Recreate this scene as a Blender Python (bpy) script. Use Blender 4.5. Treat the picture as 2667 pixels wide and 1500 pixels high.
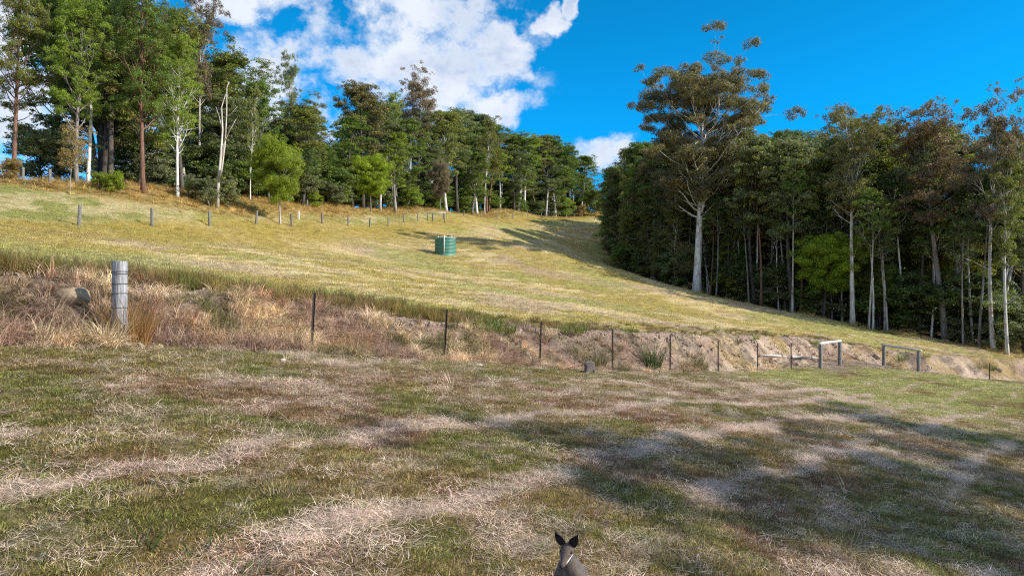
import bpy, math, random
import numpy as np
from mathutils import Vector, Matrix, Euler

for o in list(bpy.data.objects): bpy.data.objects.remove(o)
R = math.radians
scene = bpy.context.scene
COL = scene.collection
random.seed(3)
rng = np.random.default_rng(7)

# ------------------------------------------------------------------ camera
FPX = 1802.0                                   # focal length in photograph pixels
cam = bpy.data.cameras.new('camera'); cam.sensor_width = 36; cam.lens = FPX/2667*36
cam.clip_start = 0.05; cam.clip_end = 6000
camo = bpy.data.objects.new('camera', cam); COL.objects.link(camo)
camo.location = (0, 0, 0); camo.rotation_euler = (R(90), 0, 0)
scene.camera = camo

# ------------------------------------------------------------------ sun, exposure
SUN_AZ, SUN_EL = R(-15), R(31)                 # azimuth from +x towards -y (behind the camera)
sd = Vector((math.cos(SUN_EL)*math.cos(SUN_AZ), math.cos(SUN_EL)*math.sin(SUN_AZ), math.sin(SUN_EL)))
sun = bpy.data.lights.new('sun', 'SUN'); sun.energy = 5.0; sun.angle = R(0.55); sun.color = (1.0, 0.93, 0.82)
suno = bpy.data.objects.new('sun', sun); COL.objects.link(suno)
suno.rotation_euler = sd.to_track_quat('Z', 'Y').to_euler()
scene.view_settings.view_transform = 'Standard'; scene.view_settings.look = 'None'
scene.view_settings.gamma = 1; scene.view_settings.exposure = 0.45
scene.view_settings.use_curve_mapping = False
scene.cycles.use_denoising = False; scene.cycles.filter_width = 1.15
scene.cycles.max_bounces = 6; scene.cycles.transparent_max_bounces = 4
scene.cycles.diffuse_bounces = 3; scene.cycles.glossy_bounces = 2; scene.cycles.transmission_bounces = 3
scene.cycles.caustics_reflective = False; scene.cycles.caustics_refractive = False

# ------------------------------------------------------------------ node helpers
class NT:
    def __init__(s, nt): s.nt = nt; nt.nodes.clear()
    def n(s, t, **kw):
        nd = s.nt.nodes.new(t)
        for k, v in kw.items():
            if k.startswith('i_'):
                key = k[2:]; key = int(key) if key.isdigit() else key
                nd.inputs[key].default_value = v
            else: setattr(nd, k, v)
        return nd
    def l(s, a, b): s.nt.links.new(a, b)
    def put(s, sock, v):
        if hasattr(v, 'is_output') or isinstance(v, bpy.types.NodeSocket): s.l(v, sock)
        else: sock.default_value = v
    def math(s, op, a, b=0.0, c=0.0, clamp=False):
        nd = s.n('ShaderNodeMath', operation=op, use_clamp=clamp)
        s.put(nd.inputs[0], a); s.put(nd.inputs[1], b)
        if op in ('MULTIPLY_ADD', 'SMOOTH_MAX', 'SMOOTH_MIN'): s.put(nd.inputs[2], c)
        return nd.outputs[0]
    def vm(s, op, a, b=(0, 0, 0)):
        nd = s.n('ShaderNodeVectorMath', operation=op)
        s.put(nd.inputs[0], a); s.put(nd.inputs[1], b)
        return nd.outputs['Value'] if op in ('LENGTH', 'DISTANCE', 'DOT_PRODUCT') else nd.outputs[0]
    def mix(s, f, a, b, mode='MIX'):
        nd = s.n('ShaderNodeMix', data_type='RGBA', blend_type=mode)
        s.put(nd.inputs[0], f); s.put(nd.inputs[6], a); s.put(nd.inputs[7], b)
        return nd.outputs[2]
    def ramp(s, v, a, b, lo=0.0, hi=1.0):
        nd = s.n('ShaderNodeMapRange', interpolation_type='SMOOTHSTEP')
        s.put(nd.inputs[0], v); nd.inputs[1].default_value = a; nd.inputs[2].default_value = b
        nd.inputs[3].default_value = lo; nd.inputs[4].default_value = hi
        return nd.outputs[0]
    def noise(s, vec, scale, detail=4, rough=.55, dist=0.0):
        nd = s.n('ShaderNodeTexNoise'); s.l(vec, nd.inputs['Vector'])
        nd.inputs['Scale'].default_value = scale; nd.inputs['Detail'].default_value = detail
        nd.inputs['Roughness'].default_value = rough; nd.inputs['Distortion'].default_value = dist
        return nd.outputs['Fac']

def rgb(r, g, b): return (r, g, b, 1.0)

# ------------------------------------------------------------------ world: sky with drifting cumulus
world = bpy.data.worlds.new('World'); scene.world = world; world.use_nodes = True
w = NT(world.node_tree)
sky = w.n('ShaderNodeTexSky', sky_type='NISHITA', sun_disc=False, sun_elevation=SUN_EL,
          sun_rotation=R(90)-SUN_AZ, altitude=200, air_density=1.0, dust_density=0.3, ozone_density=3.0)
tc = w.n('ShaderNodeTexCoord')
dirv = tc.outputs['Generated']
# a polarised winter sky: deeper and bluer than the raw model
skyc = w.mix(1.0, sky.outputs[0], rgb(0.03, 1.50, 2.15), 'MULTIPLY')
sepd = w.n('ShaderNodeSeparateXYZ'); w.l(dirv, sepd.inputs[0])
skyc = w.mix(w.ramp(sepd.outputs['Z'], 0.02, 0.40, 1.0, 0.0), skyc, w.mix(1.0, skyc, rgb(.40, .66, .88), 'MULTIPLY'))
hz = w.vm('SCALE', skyc); w.l(w.ramp(sepd.outputs['Z'], .06, .42, 1.12, .80), hz.node.inputs['Scale']); skyc = hz
# clouds: soft masses (centre direction as x/y, z/y; half sizes), broken up by noise
blobs = [((945, 165), (320, 100)), ((680, 195), (210, 130)), ((1085, 0), (250, 85)), ((690, -5), (110, 40)), ((1110, 190), (250, 110)),
         ((1290, 275), (115, 40)), ((420, 260), (520, 210)), ((610, 20), (110, 60)), ((1290, 150), (120, 80)),
         ((1432, 52), (50, 36)), ((1590, 410), (90, 50)), ((40, 150), (400, 320)), ((1482, 14), (24, 18))]
warp = w.n('ShaderNodeTexNoise'); w.l(dirv, warp.inputs['Vector']); warp.inputs['Scale'].default_value = 9
warp.inputs['Detail'].default_value = 5; warp.inputs['Roughness'].default_value = .6
off = w.vm('MULTIPLY', w.vm('SUBTRACT', warp.outputs['Color'], (.5, .5, .5)), (.10, .10, .085))
wd = w.vm('ADD', dirv, off)
mask = None
for (cx, cy), (hw, hh) in blobs:
    boost = .9 if hw < 60 else 0.0
    v = Vector(((cx-1333.5)/FPX, 1.0, (750-cy)/FPX)); L = v.length; v.normalize()
    q = w.vm('MULTIPLY', w.vm('SUBTRACT', wd, tuple(v)), (FPX/hw*L, FPX/hw*.8, FPX/hh*L))
    m = w.math('SUBTRACT', 1.0+boost, w.math('MULTIPLY', w.vm('LENGTH', q), 1.0+boost))
    m = w.math('MAXIMUM', m, -1.0)
    mask = m if mask is None else w.math('SMOOTH_MAX', mask, m, .18)
# broken cloud added out of view, behind and overhead, as neutral fill light
back = w.math('SUBTRACT', w.math('MAXIMUM', w.ramp(w.math('MULTIPLY', sepd.outputs['Y'], -1.0), -.15, .35), w.ramp(sepd.outputs['Z'], .62, .85)), .55)
mask = w.math('MAXIMUM', mask, back)
n1 = w.noise(w.vm('MULTIPLY', wd, (1, 1, 1.35)), 11, 7, .6)
n2 = w.noise(w.vm('MULTIPLY', dirv, (1, 1, 1.2)), 30, 6, .62)
dens = w.math('ADD', w.math('MULTIPLY', mask, 0.55), w.math('MULTIPLY', w.math('SUBTRACT', n1, .5), 2.1))
dens = w.math('ADD', dens, w.math('MULTIPLY', w.math('SUBTRACT', n2, .5), 1.0))
cl = w.ramp(dens, -0.10, 0.50)
cl = w.math('MULTIPLY', cl, w.ramp(mask, -0.55, -0.05))
shade = w.noise(w.vm('MULTIPLY', w.vm('ADD', dirv, (.03, .0, .05)), (1, 1, 1.8)), 9, 5, .55)
body = w.math('MULTIPLY', w.ramp(dens, .15, .75), w.ramp(shade, .38, .62))
cc = w.mix(body, rgb(8.0, 8.5, 9.4), rgb(4.7, 5.6, 7.6))
fin = w.mix(w.math('MULTIPLY', cl, .97), skyc, cc)
bg = w.n('ShaderNodeBackground'); w.l(fin, bg.inputs[0]); bg.inputs[1].default_value = 0.080
wo = w.n('ShaderNodeOutputWorld'); w.l(bg.outputs[0], wo.inputs[0])

# ------------------------------------------------------------------ object helpers
def tag(o, label=None, cat=None, group=None, kind=None):
    if label: o['label'] = label
    if cat: o['category'] = cat
    if group: o['group'] = group
    if kind: o['kind'] = kind
    return o
def np_mesh(name, V, F, mats=(), smooth=False):
    """V (n,3); F (m,k) with constant k"""
    V = np.ascontiguousarray(V, dtype=np.float32); F = np.ascontiguousarray(F, dtype=np.int32)
    me = bpy.data.meshes.new(name); me.vertices.add(len(V)); me.vertices.foreach_set('co', V.ravel())
    k = F.shape[1]; me.loops.add(F.size); me.loops.foreach_set('vertex_index', F.ravel())
    me.polygons.add(len(F)); me.polygons.foreach_set('loop_start', np.arange(0, F.size, k, dtype=np.int32))
    try: me.polygons.foreach_set('loop_total', np.full(len(F), k, dtype=np.int32))
    except Exception: pass
    me.polygons.foreach_set('use_smooth', np.full(len(F), smooth))
    for m in mats: me.materials.append(m)
    me.update(); me.validate()
    return me
def link(name, me, parent=None, loc=None):
    o = bpy.data.objects.new(name, me); COL.objects.link(o)
    if parent: o.parent = parent
    if loc is not None: o.location = loc
    return o
def empty(name, loc=(0, 0, 0), rz=0):
    o = bpy.data.objects.new(name, None); COL.objects.link(o); o.location = loc
    o.rotation_euler = (0, 0, rz); o.empty_display_size = .2
    return o
class MB:
    """collects quads (and triangles as degenerate-free quads) into one mesh"""
    def __init__(s): s.V = []; s.F = []; s.n = 0
    def add(s, V, F):
        V = np.asarray(V, float); s.V.append(V); s.F += [tuple(i+s.n for i in f) for f in F]; s.n += len(V)
    def tube(s, P, Rd, seg=8, cap=True, jag=0.0, seed=0):
        P = np.asarray(P, float); Rd = np.broadcast_to(np.asarray(Rd, float), (len(P),)) if np.ndim(Rd) else np.full(len(P), Rd)
        r_ = np.random.default_rng(seed)
        T = np.gradient(P, axis=0); T /= np.linalg.norm(T, axis=1)[:, None]+1e-9
        up = np.array([0, 0, 1.]) if abs(T[0, 2]) < .9 else np.array([1., 0, 0])
        a = np.cross(T, up); a /= np.linalg.norm(a, axis=1)[:, None]+1e-9; b = np.cross(T, a)
        th = np.arange(seg)/seg*2*math.pi
        jr = 1+jag*(r_.random((1, seg))-.5)*2
        V = P[:, None]+(a[:, None]*np.cos(th)[None, :, None]+b[:, None]*np.sin(th)[None, :, None])*(Rd[:, None]*jr)[..., None]
        V = V.reshape(-1, 3); F = []
        for i in range(len(P)-1):
            for j in range(seg):
                k = (j+1) % seg; F.append((i*seg+j, i*seg+k, (i+1)*seg+k, (i+1)*seg+j))
        if cap: F.append(tuple(range(seg-1, -1, -1))); F.append(tuple((len(P)-1)*seg+j for j in range(seg)))
        s.add(V, F)
    def box(s, c, sz, rot=None):
        c = np.asarray(c, float); h = np.asarray(sz, float)/2
        V = np.array([(x, y, z) for x in (-1, 1) for y in (-1, 1) for z in (-1, 1)], float)*h
        if rot is not None: V = V@np.array(Euler(rot).to_matrix()).T
        s.add(V+c, [(0, 1, 3, 2), (4, 6, 7, 5), (0, 4, 5, 1), (2, 3, 7, 6), (0, 2, 6, 4), (1, 5, 7, 3)])
    def lathe(s, prof, seg=32, c=(0, 0, 0)):
        th = np.arange(seg)/seg*2*math.pi; V = []
        for r, z in prof:
            for t in th: V.append((c[0]+r*math.cos(t), c[1]+r*math.sin(t), c[2]+z))
        F = []
        for i in range(len(prof)-1):
            for j in range(seg):
                k = (j+1) % seg; F.append((i*seg+j, i*seg+k, (i+1)*seg+k, (i+1)*seg+j))
        s.add(V, F)
    def build(s, name, mat, parent=None, smooth=True, loc=None):
        me = bpy.data.meshes.new(name); me.from_pydata(np.concatenate(s.V).tolist(), [], s.F)
        me.materials.append(mat)
        me.polygons.foreach_set('use_smooth', np.full(len(me.polygons), smooth)); me.update()
        return link(name, me, parent, loc)

# ------------------------------------------------------------------ noise on arrays
_tab = np.random.default_rng(11).random((8, 256, 256)).astype(np.float32)
def vn(x, y, k=0):
    t = _tab[k % 8]; xi = np.floor(x).astype(int); yi = np.floor(y).astype(int)
    fx = x-xi; fy = y-yi; fx = fx*fx*(3-2*fx); fy = fy*fy*(3-2*fy)
    a = t[xi & 255, yi & 255]; b = t[(xi+1) & 255, yi & 255]; c = t[xi & 255, (yi+1) & 255]; d = t[(xi+1) & 255, (yi+1) & 255]
    return (a*(1-fx)+b*fx)*(1-fy)+(c*(1-fx)+d*fx)*fy
def fbm(x, y, k=0, o=4):
    s = 0; a = 1; t = 0
    for i in range(o):
        s = s+a*vn(x*2**i+17.3*i, y*2**i-9.1*i, k+i); t += a; a *= .55
    return s/t
def sm(v, a, b):
    t = np.clip((v-a)/(b-a), 0, 1); return t*t*(3-2*t)

# ------------------------------------------------------------------ lines of the land (world x, y)
def ray(px, d): return ((px-1333.5)/FPX*d, d)
BANK = [(-60, -60), (-9.3, 9.5), (-7.5, 12.6), (-4.9, 16.9), (-2, 20.3), (.9, 23.7), (3.8, 27), (6.8, 30.2), (9.9, 33.8),
        (13, 37), (16, 40.5), (20, 45), (26, 49.5), (36, 54), (60, 66), (200, 130)]
FENCE_PX = [(206, 44, 586), (396, 50.6, 590), (546, 57.2, 590), (667, 63.7, 590), (760, 70.3, 588), (839, 76.9, 589), (907, 83.4, 592),
            (963, 90, 592), (1011, 96.6, 590), (1052, 103, 585), (1088, 110, 575), (1127, 116.4, 573), (1155, 122.4, 572), (1208, 136, 573),
            (1253, 147, 568), (1295, 158, 568), (1336, 168, 570), (1374, 178, 567), (1410, 187, 569), (1442, 196, 569), (1474, 205, 569),
            (1495, 212, 568), (1517, 220, 567), (1540, 226, 566)]
FENCE = [(-45, -40)]+[(-28.8, 37.4)]+[ray(p, d) for p, d, _ in FENCE_PX]+[(90, 330)]
TLINE_PX = [(0, 56, 468), (250, 58, 484), (460, 63, 504), (700, 80, 520), (850, 98, 531), (1080, 134, 540), (1330, 185, 547), (1560, 240, 553)]
TLINE = [(-70, 20)]+[ray(p, d) for p, d, _ in TLINE_PX]+[(100, 350)]
RLINE = [(70, 345), ray(1600, 215), ray(1575, 175), ray(1585, 145), ray(1590, 120), ray(1625, 108), ray(1700, 98), ray(1812, 85), ray(1990, 78),
         ray(2100, 74), ray(2218, 69), ray(2460, 67), ray(2620, 62), (60, 74), (150, 80)]
def sdist(x, y, P):
    """signed distance to polyline, positive on its left"""
    best = np.full(x.shape, 1e18); sg = np.ones(x.shape)
    for (ax, ay), (bx, by) in zip(P[:-1], P[1:]):
        dx, dy = bx-ax, by-ay; L2 = dx*dx+dy*dy
        t = np.clip(((x-ax)*dx+(y-ay)*dy)/L2, 0, 1)
        ex = x-ax-t*dx; ey = y-ay-t*dy; d2 = ex*ex+ey*ey
        cr = dx*(y-ay)-dy*(x-ax)
        m = d2 < best-1e-9; best = np.where(m, d2, best); sg = np.where(m, np.sign(cr)+(cr == 0), sg)
    return np.sqrt(best)*sg
def tps(C, lam=.02):
    C = np.array(C, float); X = C[:, :2]; n = len(C)
    def U(r2): return .5*r2*np.log(r2+1e-6)
    D = ((X[:, None]-X[None])**2).sum(-1); K = U(D)+lam*np.eye(n)*100
    P = np.c_[np.ones(n), X]; A = np.zeros((n+3, n+3)); A[:n, :n] = K; A[:n, n:] = P; A[n:, :n] = P.T
    wv = np.linalg.solve(A, np.r_[C[:, 2], 0, 0, 0])
    def f(x, y):
        o = wv[n]+wv[n+1]*x+wv[n+2]*y
        for i in range(n): o = o+wv[i]*U((x-X[i, 0])**2+(y-X[i, 1])**2)
        return o
    return f
def P3(px, py, d): x, y = ray(px, d); return (x, y, (750-py)/FPX*d)
up = [P3(0, 705, 12.6), P3(312, 752, 14.2), P3(600, 772, 16.8), P3(815, 800, 19), P3(1160, 838, 22.6), P3(1407, 860, 26), P3(1595, 868, 29.3),
      P3(1745, 873, 33), P3(1973, 881, 40.5), P3(2137, 888, 46), P3(2400, 925, 53), P3(2667, 950, 56), P3(1160, 660, 77),
      P3(1400, 640, 88), P3(800, 680, 45), P3(1333, 760, 47), P3(1700, 800, 56),
      P3(1700, 737, 98), P3(1625, 715, 108), P3(1590, 690, 120), P3(1585, 640, 145), P3(1575, 600, 175), P3(1600, 563, 215),
      P3(1812, 763, 85), P3(1990, 800, 78), P3(2218, 848, 69), P3(2460, 890, 67), P3(2620, 925, 62), P3(2900, 960, 62),
      (-30, 20, 2.4), (-45, 30, 6), (-40, -40, 0), (-90, 0, 3), (-20, 12, 1.2),
      (60, 110, -4), (90, 90, -8), (60, 180, 4), (120, 200, 0), (200, 100, -12), (45, 260, 20), (120, 350, 18)]
up += [P3(p, b, d) for p, d, b in FENCE_PX[::2]]
for p, d, b in TLINE_PX:
    x, y, z = P3(p, b, d); up.append((x, y, z))
    k = (d+14)/d; up.append((x*k-4, y*k, z+.6)); k = (d+70)/d; up.append((x*k-30, y*k, z-3))
up += [(-200, 200, 3), (-300, 0, 0), (-100, 300, 12), (0, 420, 22), (200, 420, 10)]
UP = tps(up, .03)
lo = [(x, y, -2.33-.17*x) for x in (-12, -6, 0, 6, 12) for y in (-8, 2, 9)]
lo += [P3(808, 915, 16.9), P3(1160, 937, 20.2), P3(1407, 950, 23.6), P3(1595, 962, 26.8), P3(1745, 964, 30), P3(1870, 965, 33.5),
       P3(1973, 966, 36.6), P3(2060, 963, 39.5), P3(2137, 957, 42), P3(2302, 953, 47.5), P3(2392, 969, 46), P3(2577, 992, 51),
       (-7.5, 11.8, -.98), (7, 16, -3.45), (14, 22, -4.5), (26, 32, -5.7), (40, 40, -6.8), (-25, 0, 1.2), (30, 5, -7), (60, 20, -9), (0, -30, -2.4)]
LO = tps(lo, .01)
def parts(x, y):
    s = sdist(x, y, BANK)
    s = s+(fbm(x*.5, y*.5, 2, 3)-.5)*.9*sm(np.abs(s), 14, 2)
    W = 1.9+.5*(vn(x*.3, y*.3, 5)-.5)
    return s, W
def H(x, y, fine=True):
    x = np.asarray(x, float); y = np.asarray(y, float); sh = x.shape; x = x.ravel(); y = y.ravel()
    s, W = parts(x, y); r = np.hypot(x, y)
    u = UP(x, y); l = LO(np.clip(x, -60, 80), np.clip(y, -60, 80))
    u = np.where(r > 330, u*0, u*1.0)*1.0+0 if False else u
    t = sm(r, 330, 480); u = u*(1-t)+6*t
    l = np.maximum(l, u-4) if False else l
    f = sm(s/W, 0, 1.0); z = l+(u-l)*f
    if fine:
        z = z+(fbm(x*.22, y*.22, 1, 3)-.5)*.22*sm(r, 3, 12)*(1+sm(r, 40, 90)*1.5)
        z = z+(fbm(x*1.3, y*1.3, 3, 3)-.5)*.10
        z = z+(fbm(x*4.2, y*4.2, 5, 3)-.5)*.11*sm(r, 34, 14)+(fbm(x*2.1, y*2.1, 7, 3)-.5)*.16*sm(s, 1, 4)
        zb = sm(s/W, -.15, .15)*sm(s/W, 1.15, .8)
        z = z+((fbm(x*1.7, y*1.7, 4, 4)-.5)*.5+(fbm(x*6, y*6, 6, 3)-.5)*.22)*zb
    return z.reshape(sh)
def h1(x, y): return float(H(np.array([x]), np.array([y]))[0])
def hit(px, py, lo_=3.0, hi_=400):
    """world point where the photographed spot lies on the land"""
    d = np.geomspace(lo_, hi_, 6000); x = (px-1333.5)/FPX*d; z = (750-py)/FPX*d
    g = H(x, d); i = np.argmax(g > z); return (x[i], d[i], g[i])

# ------------------------------------------------------------------ colours of the land
GRN = np.array([.205, .195, .050]); OLV = np.array([.310, .222, .085]); BRN = np.array([.325, .190, .110])
STR = np.array([.60, .455, .35]); YEL = np.array([.53, .42, .135]); PAL = np.array([.74, .61, .37])
SOIL = np.array([.300, .208, .170]); PSOIL = np.array([.49, .375, .310]); GSL = np.array([.150, .120, .105])
ORG = np.array([.48, .33, .125]); FLR = np.array([.085, .062, .030]); LGR = np.array([.41, .41, .14])
def lerp(a, b, t): return a+(b-a)*t[:, None]
ROWS = [(2.3, .12, .30), (3.8, .13, .5), (5.45, .20, .85), (7.0, .17, 1.0), (9.2, .19, 1.05), (10.9, .16, 1.0), (12.9, .16, .95), (15.2, .2, .9), (17.6, .22, .8)]
def hay(x, y, s):
    """how much cut hay lies here, 0..1 (rows parallel to the bank)"""
    q = -s+(fbm(x*.28, y*.28, 6, 3)-.5)*.9+(fbm(x*1.1, y*1.1, 2, 3)-.5)*.55+(fbm(x*3.1, y*3.1, 6, 3)-.5)*.16
    m = np.zeros_like(x)
    for c, wd, a in ROWS:
        c = c-.45; wd = wd*.62
        gate = sm(fbm(x*.38+c*3, y*.38-c, 4, 4), .32, .50)*.75+.25
        m = np.maximum(m, a*gate*np.exp(-((q-c)/wd)**2))
    m = m+sm(fbm(x*.6+5, y*.6, 0, 5), .62, .76)*.45+sm(fbm(x*1.9+5, y*1.9, 3, 4), .60, .74)*.30
    return np.clip(m, 0, 1)
def land(x, y):
    s, W = parts(x, y); f = sdist(x, y, FENCE); g = sdist(x, y, TLINE); q = sdist(x, y, RLINE); r = np.hypot(x, y)
    b1 = fbm(x*.16, y*.16, 3, 5); b2 = fbm(x*.5, y*.5, 5, 5); b3 = fbm(x*2.3, y*2.3, 1, 4)
    # lower paddock
    c = np.tile(OLV, (len(x), 1)); c = lerp(c, GRN, sm(b2, .44, .62)); c = lerp(c, BRN, sm(fbm(x*.6+40, y*.6, 7, 4), .50, .62)*.9)
    near = sm(-s, 4.0, .6); c = lerp(c, GRN*1.15, near*.65)
    rt = sm(x+.25*y, 15, 23)*sm(-s, 14, 9); c = lerp(c, LGR*1.15, rt*.85*sm(b2, .3, .5))
    hy = hay(x, y, s); c = lerp(c, STR*(.75+.5*b3[:, None]), hy*.85)
    # upper paddock
    u = np.tile(np.array([.50, .405, .165]), (len(x), 1)); u = lerp(u, YEL, sm(b1, .40, .60)*.6); 
    sw = fbm(x*.09+(s*.55), y*.04+s*.28, 2, 4); lines = np.abs(((s*.42+1.8*b1+.5*b2) % 1)-.5)*2
    u = lerp(u, PAL, sm(lines*.30+fbm(x*.32+s*.1, y*.32, 6, 5)*1.0, .60, .82)*.85)
    u = lerp(u, STR*.95, sm(fbm(x*.2+9, y*.2, 1, 4), .55, .68)*.6)
    u = lerp(u, LGR, sm(fbm(x*.11+3, y*.11+7, 7, 4), .50, .66)*.65)
    must = sm(f, -9, -2)*sm(f, 3, .5); u = lerp(u, YEL*np.array([.88, .86, .70]), must*.75)
    bey = sm(f, .3, 2.5); gr = lerp(np.tile(LGR*.86, (len(x), 1)), PAL*.9, sm(b2, .44, .62)*.75); u = lerp(u, gr, bey)
    u = lerp(u, ORG*(.8+.4*b3[:, None]), sm(g, -7, -2.5)*bey*(.25+.67*sm(r, 150, 95)))
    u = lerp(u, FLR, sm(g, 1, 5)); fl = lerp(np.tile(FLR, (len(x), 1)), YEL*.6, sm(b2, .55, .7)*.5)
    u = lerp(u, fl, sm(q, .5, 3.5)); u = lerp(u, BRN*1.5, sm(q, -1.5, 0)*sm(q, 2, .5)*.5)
    edge = sm(s-W, 3.2+1.4*sm(x, 0, -6), .7); u = lerp(u, OLV*.62, edge*(.9-.55*sm(x, 2, 18))*sm(b2, .3, .5))
    # bank
    k = np.tile(SOIL, (len(x), 1)); k = lerp(k, GSL, sm(fbm(x*.9, y*.9, 2, 4), .48, .62)*.8)
    pale = np.clip(sm(x, 6, 9.5)*.85+.25, 0, 1)*sm(fbm(x*.7+3, y*.7, 4, 4), .36, .56); pale = np.maximum(pale, sm(s/W, .75, .95)*.55)
    k = lerp(k, PSOIL, pale); k = k*(.75+.5*b3[:, None])
    fb = sm(s/W, -.12, .06); ft = sm(s/W, 1.0, 1.22)
    o = lerp(c, STR*.8, sm(s, -.9, -.1)*.8); 
    bare = sm(x, 17, 20)*sm(s, -3.6, -1.0); o = lerp(o, PSOIL*.92, bare*sm(b2, .25, .45))
    k = lerp(k, OLV*1.1, sm(fbm(x*.55-6, y*.55, 6, 4), .50-.12*sm(x, 20, 28), .62)*.75*sm(x, 6, 16)); k = lerp(k, GSL*.8, sm(fbm(x*2.2, y*2.2, 0, 3), .55, .68)*.6)
    o = lerp(o, k, fb); o = lerp(o, u, ft)
    return o, dict(s=s, W=W, f=f, g=g, q=q, hy=hy, b2=b2, b1=b1)

# ------------------------------------------------------------------ ground sheet
def mat_ground():
    m = bpy.data.materials.new('land_cover'); m.use_nodes = True; t = NT(m.node_tree)
    at = t.n('ShaderNodeAttribute', attribute_name='cover'); geo = t.n('ShaderNodeNewGeometry'); pos = geo.outputs['Position']
    a = t.noise(pos, 14, 6, .7); b = t.noise(pos, 2.6, 6, .65); c = t.noise(pos, 60, 3, .7)
    col = t.mix(t.ramp(a, .35, .68), t.mix(1.0, at.outputs['Color'], rgb(.52, .50, .46), 'MULTIPLY'), t.mix(1.0, at.outputs['Color'], rgb(1.28, 1.26, 1.22), 'MULTIPLY'))
    col = t.mix(t.ramp(b, .3, .7), t.mix(1.0, col, rgb(.80, .84, .78), 'MULTIPLY'), t.mix(1.0, col, rgb(1.16, 1.12, 1.08), 'MULTIPLY'))
    bs = t.n('ShaderNodeBsdfPrincipled'); t.l(col, bs.inputs['Base Color']); bs.inputs['Roughness'].default_value = .95
    bs.inputs['Specular IOR Level'].default_value = .1
    bp = t.n('ShaderNodeBump'); bp.inputs['Strength'].default_value = .9; bp.inputs['Distance'].default_value = .07
    t.l(t.math('ADD', t.math('MULTIPLY', b, 1.2), t.math('ADD', a, t.math('MULTIPLY', c, .4))), bp.inputs['Height']); t.l(bp.outputs[0], bs.inputs['Normal'])
    o = t.n('ShaderNodeOutputMaterial'); t.l(bs.outputs[0], o.inputs[0]); return m
th = np.r_[np.arange(-50, 50, .2), np.arange(50, 310, 2.0)]*math.pi/180
rad = np.r_[np.geomspace(.5, 2.5, 14)[:-1], np.geomspace(2.5, 420, 860), np.geomspace(460, 4500, 14)]
TH, RD = np.meshgrid(th, rad); X = (RD*np.sin(TH)).ravel(); Y = (RD*np.cos(TH)).ravel()
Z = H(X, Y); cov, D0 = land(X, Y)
# dark thatch and soil under turf, with shadow between tufts put into the colour
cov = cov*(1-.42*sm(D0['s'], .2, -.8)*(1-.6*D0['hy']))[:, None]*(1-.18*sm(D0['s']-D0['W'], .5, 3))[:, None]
nt_, nr_ = len(th), len(rad); idx = np.arange(nt_*nr_).reshape(nr_, nt_)
nx = np.roll(idx, -1, axis=1)
F = np.stack([idx[:-1], idx[1:], nx[1:], nx[:-1]], -1).reshape(-1, 4)
me = np_mesh('ground', np.c_[X, Y, Z], F, [mat_ground()], True)
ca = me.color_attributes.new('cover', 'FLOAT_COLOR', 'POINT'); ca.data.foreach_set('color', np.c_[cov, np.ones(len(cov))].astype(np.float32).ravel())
# close the hole beneath the camera
gro = link('ground', me); tag(gro, 'sloping grassy paddock with a cut earth bank across it', 'ground', kind='structure')

# ------------------------------------------------------------------ scattered ground cover
def mat_tint(name, trans=.35, var=.35, rough=.8):
    m = bpy.data.materials.new(name); m.use_nodes = True; t = NT(m.node_tree)
    at = t.n('ShaderNodeAttribute', attribute_type='INSTANCER', attribute_name='tint'); sh = t.n('ShaderNodeAttribute', attribute_name='shade')
    geo = t.n('ShaderNodeNewGeometry')
    k = t.math('ADD', 1-var, t.math('MULTIPLY', sh.outputs['Fac'], 2*var))
    col = t.vm('SCALE', at.outputs['Color']); t.l(k, col.node.inputs['Scale'])
    df = t.n('ShaderNodeBsdfPrincipled'); t.l(col, df.inputs['Base Color']); df.inputs['Roughness'].default_value = rough
    df.inputs['Specular IOR Level'].default_value = .25
    o = t.n('ShaderNodeOutputMaterial')
    if trans > 0:
        tr = t.n('ShaderNodeBsdfTranslucent'); t.l(col, tr.inputs[0]); mx = t.n('ShaderNodeMixShader'); mx.inputs[0].default_value = trans
        t.l(df.outputs[0], mx.inputs[1]); t.l(tr.outputs[0], mx.inputs[2]); t.l(mx.outputs[0], o.inputs[0])
    else: t.l(df.outputs[0], o.inputs[0])
    return m
M_BLADE = mat_tint('grass_blades', .25, .62); M_HAY = mat_tint('dry_straw', .15, .62); M_CLOD = mat_tint('earth_clods', 0, .4, .95)
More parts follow.
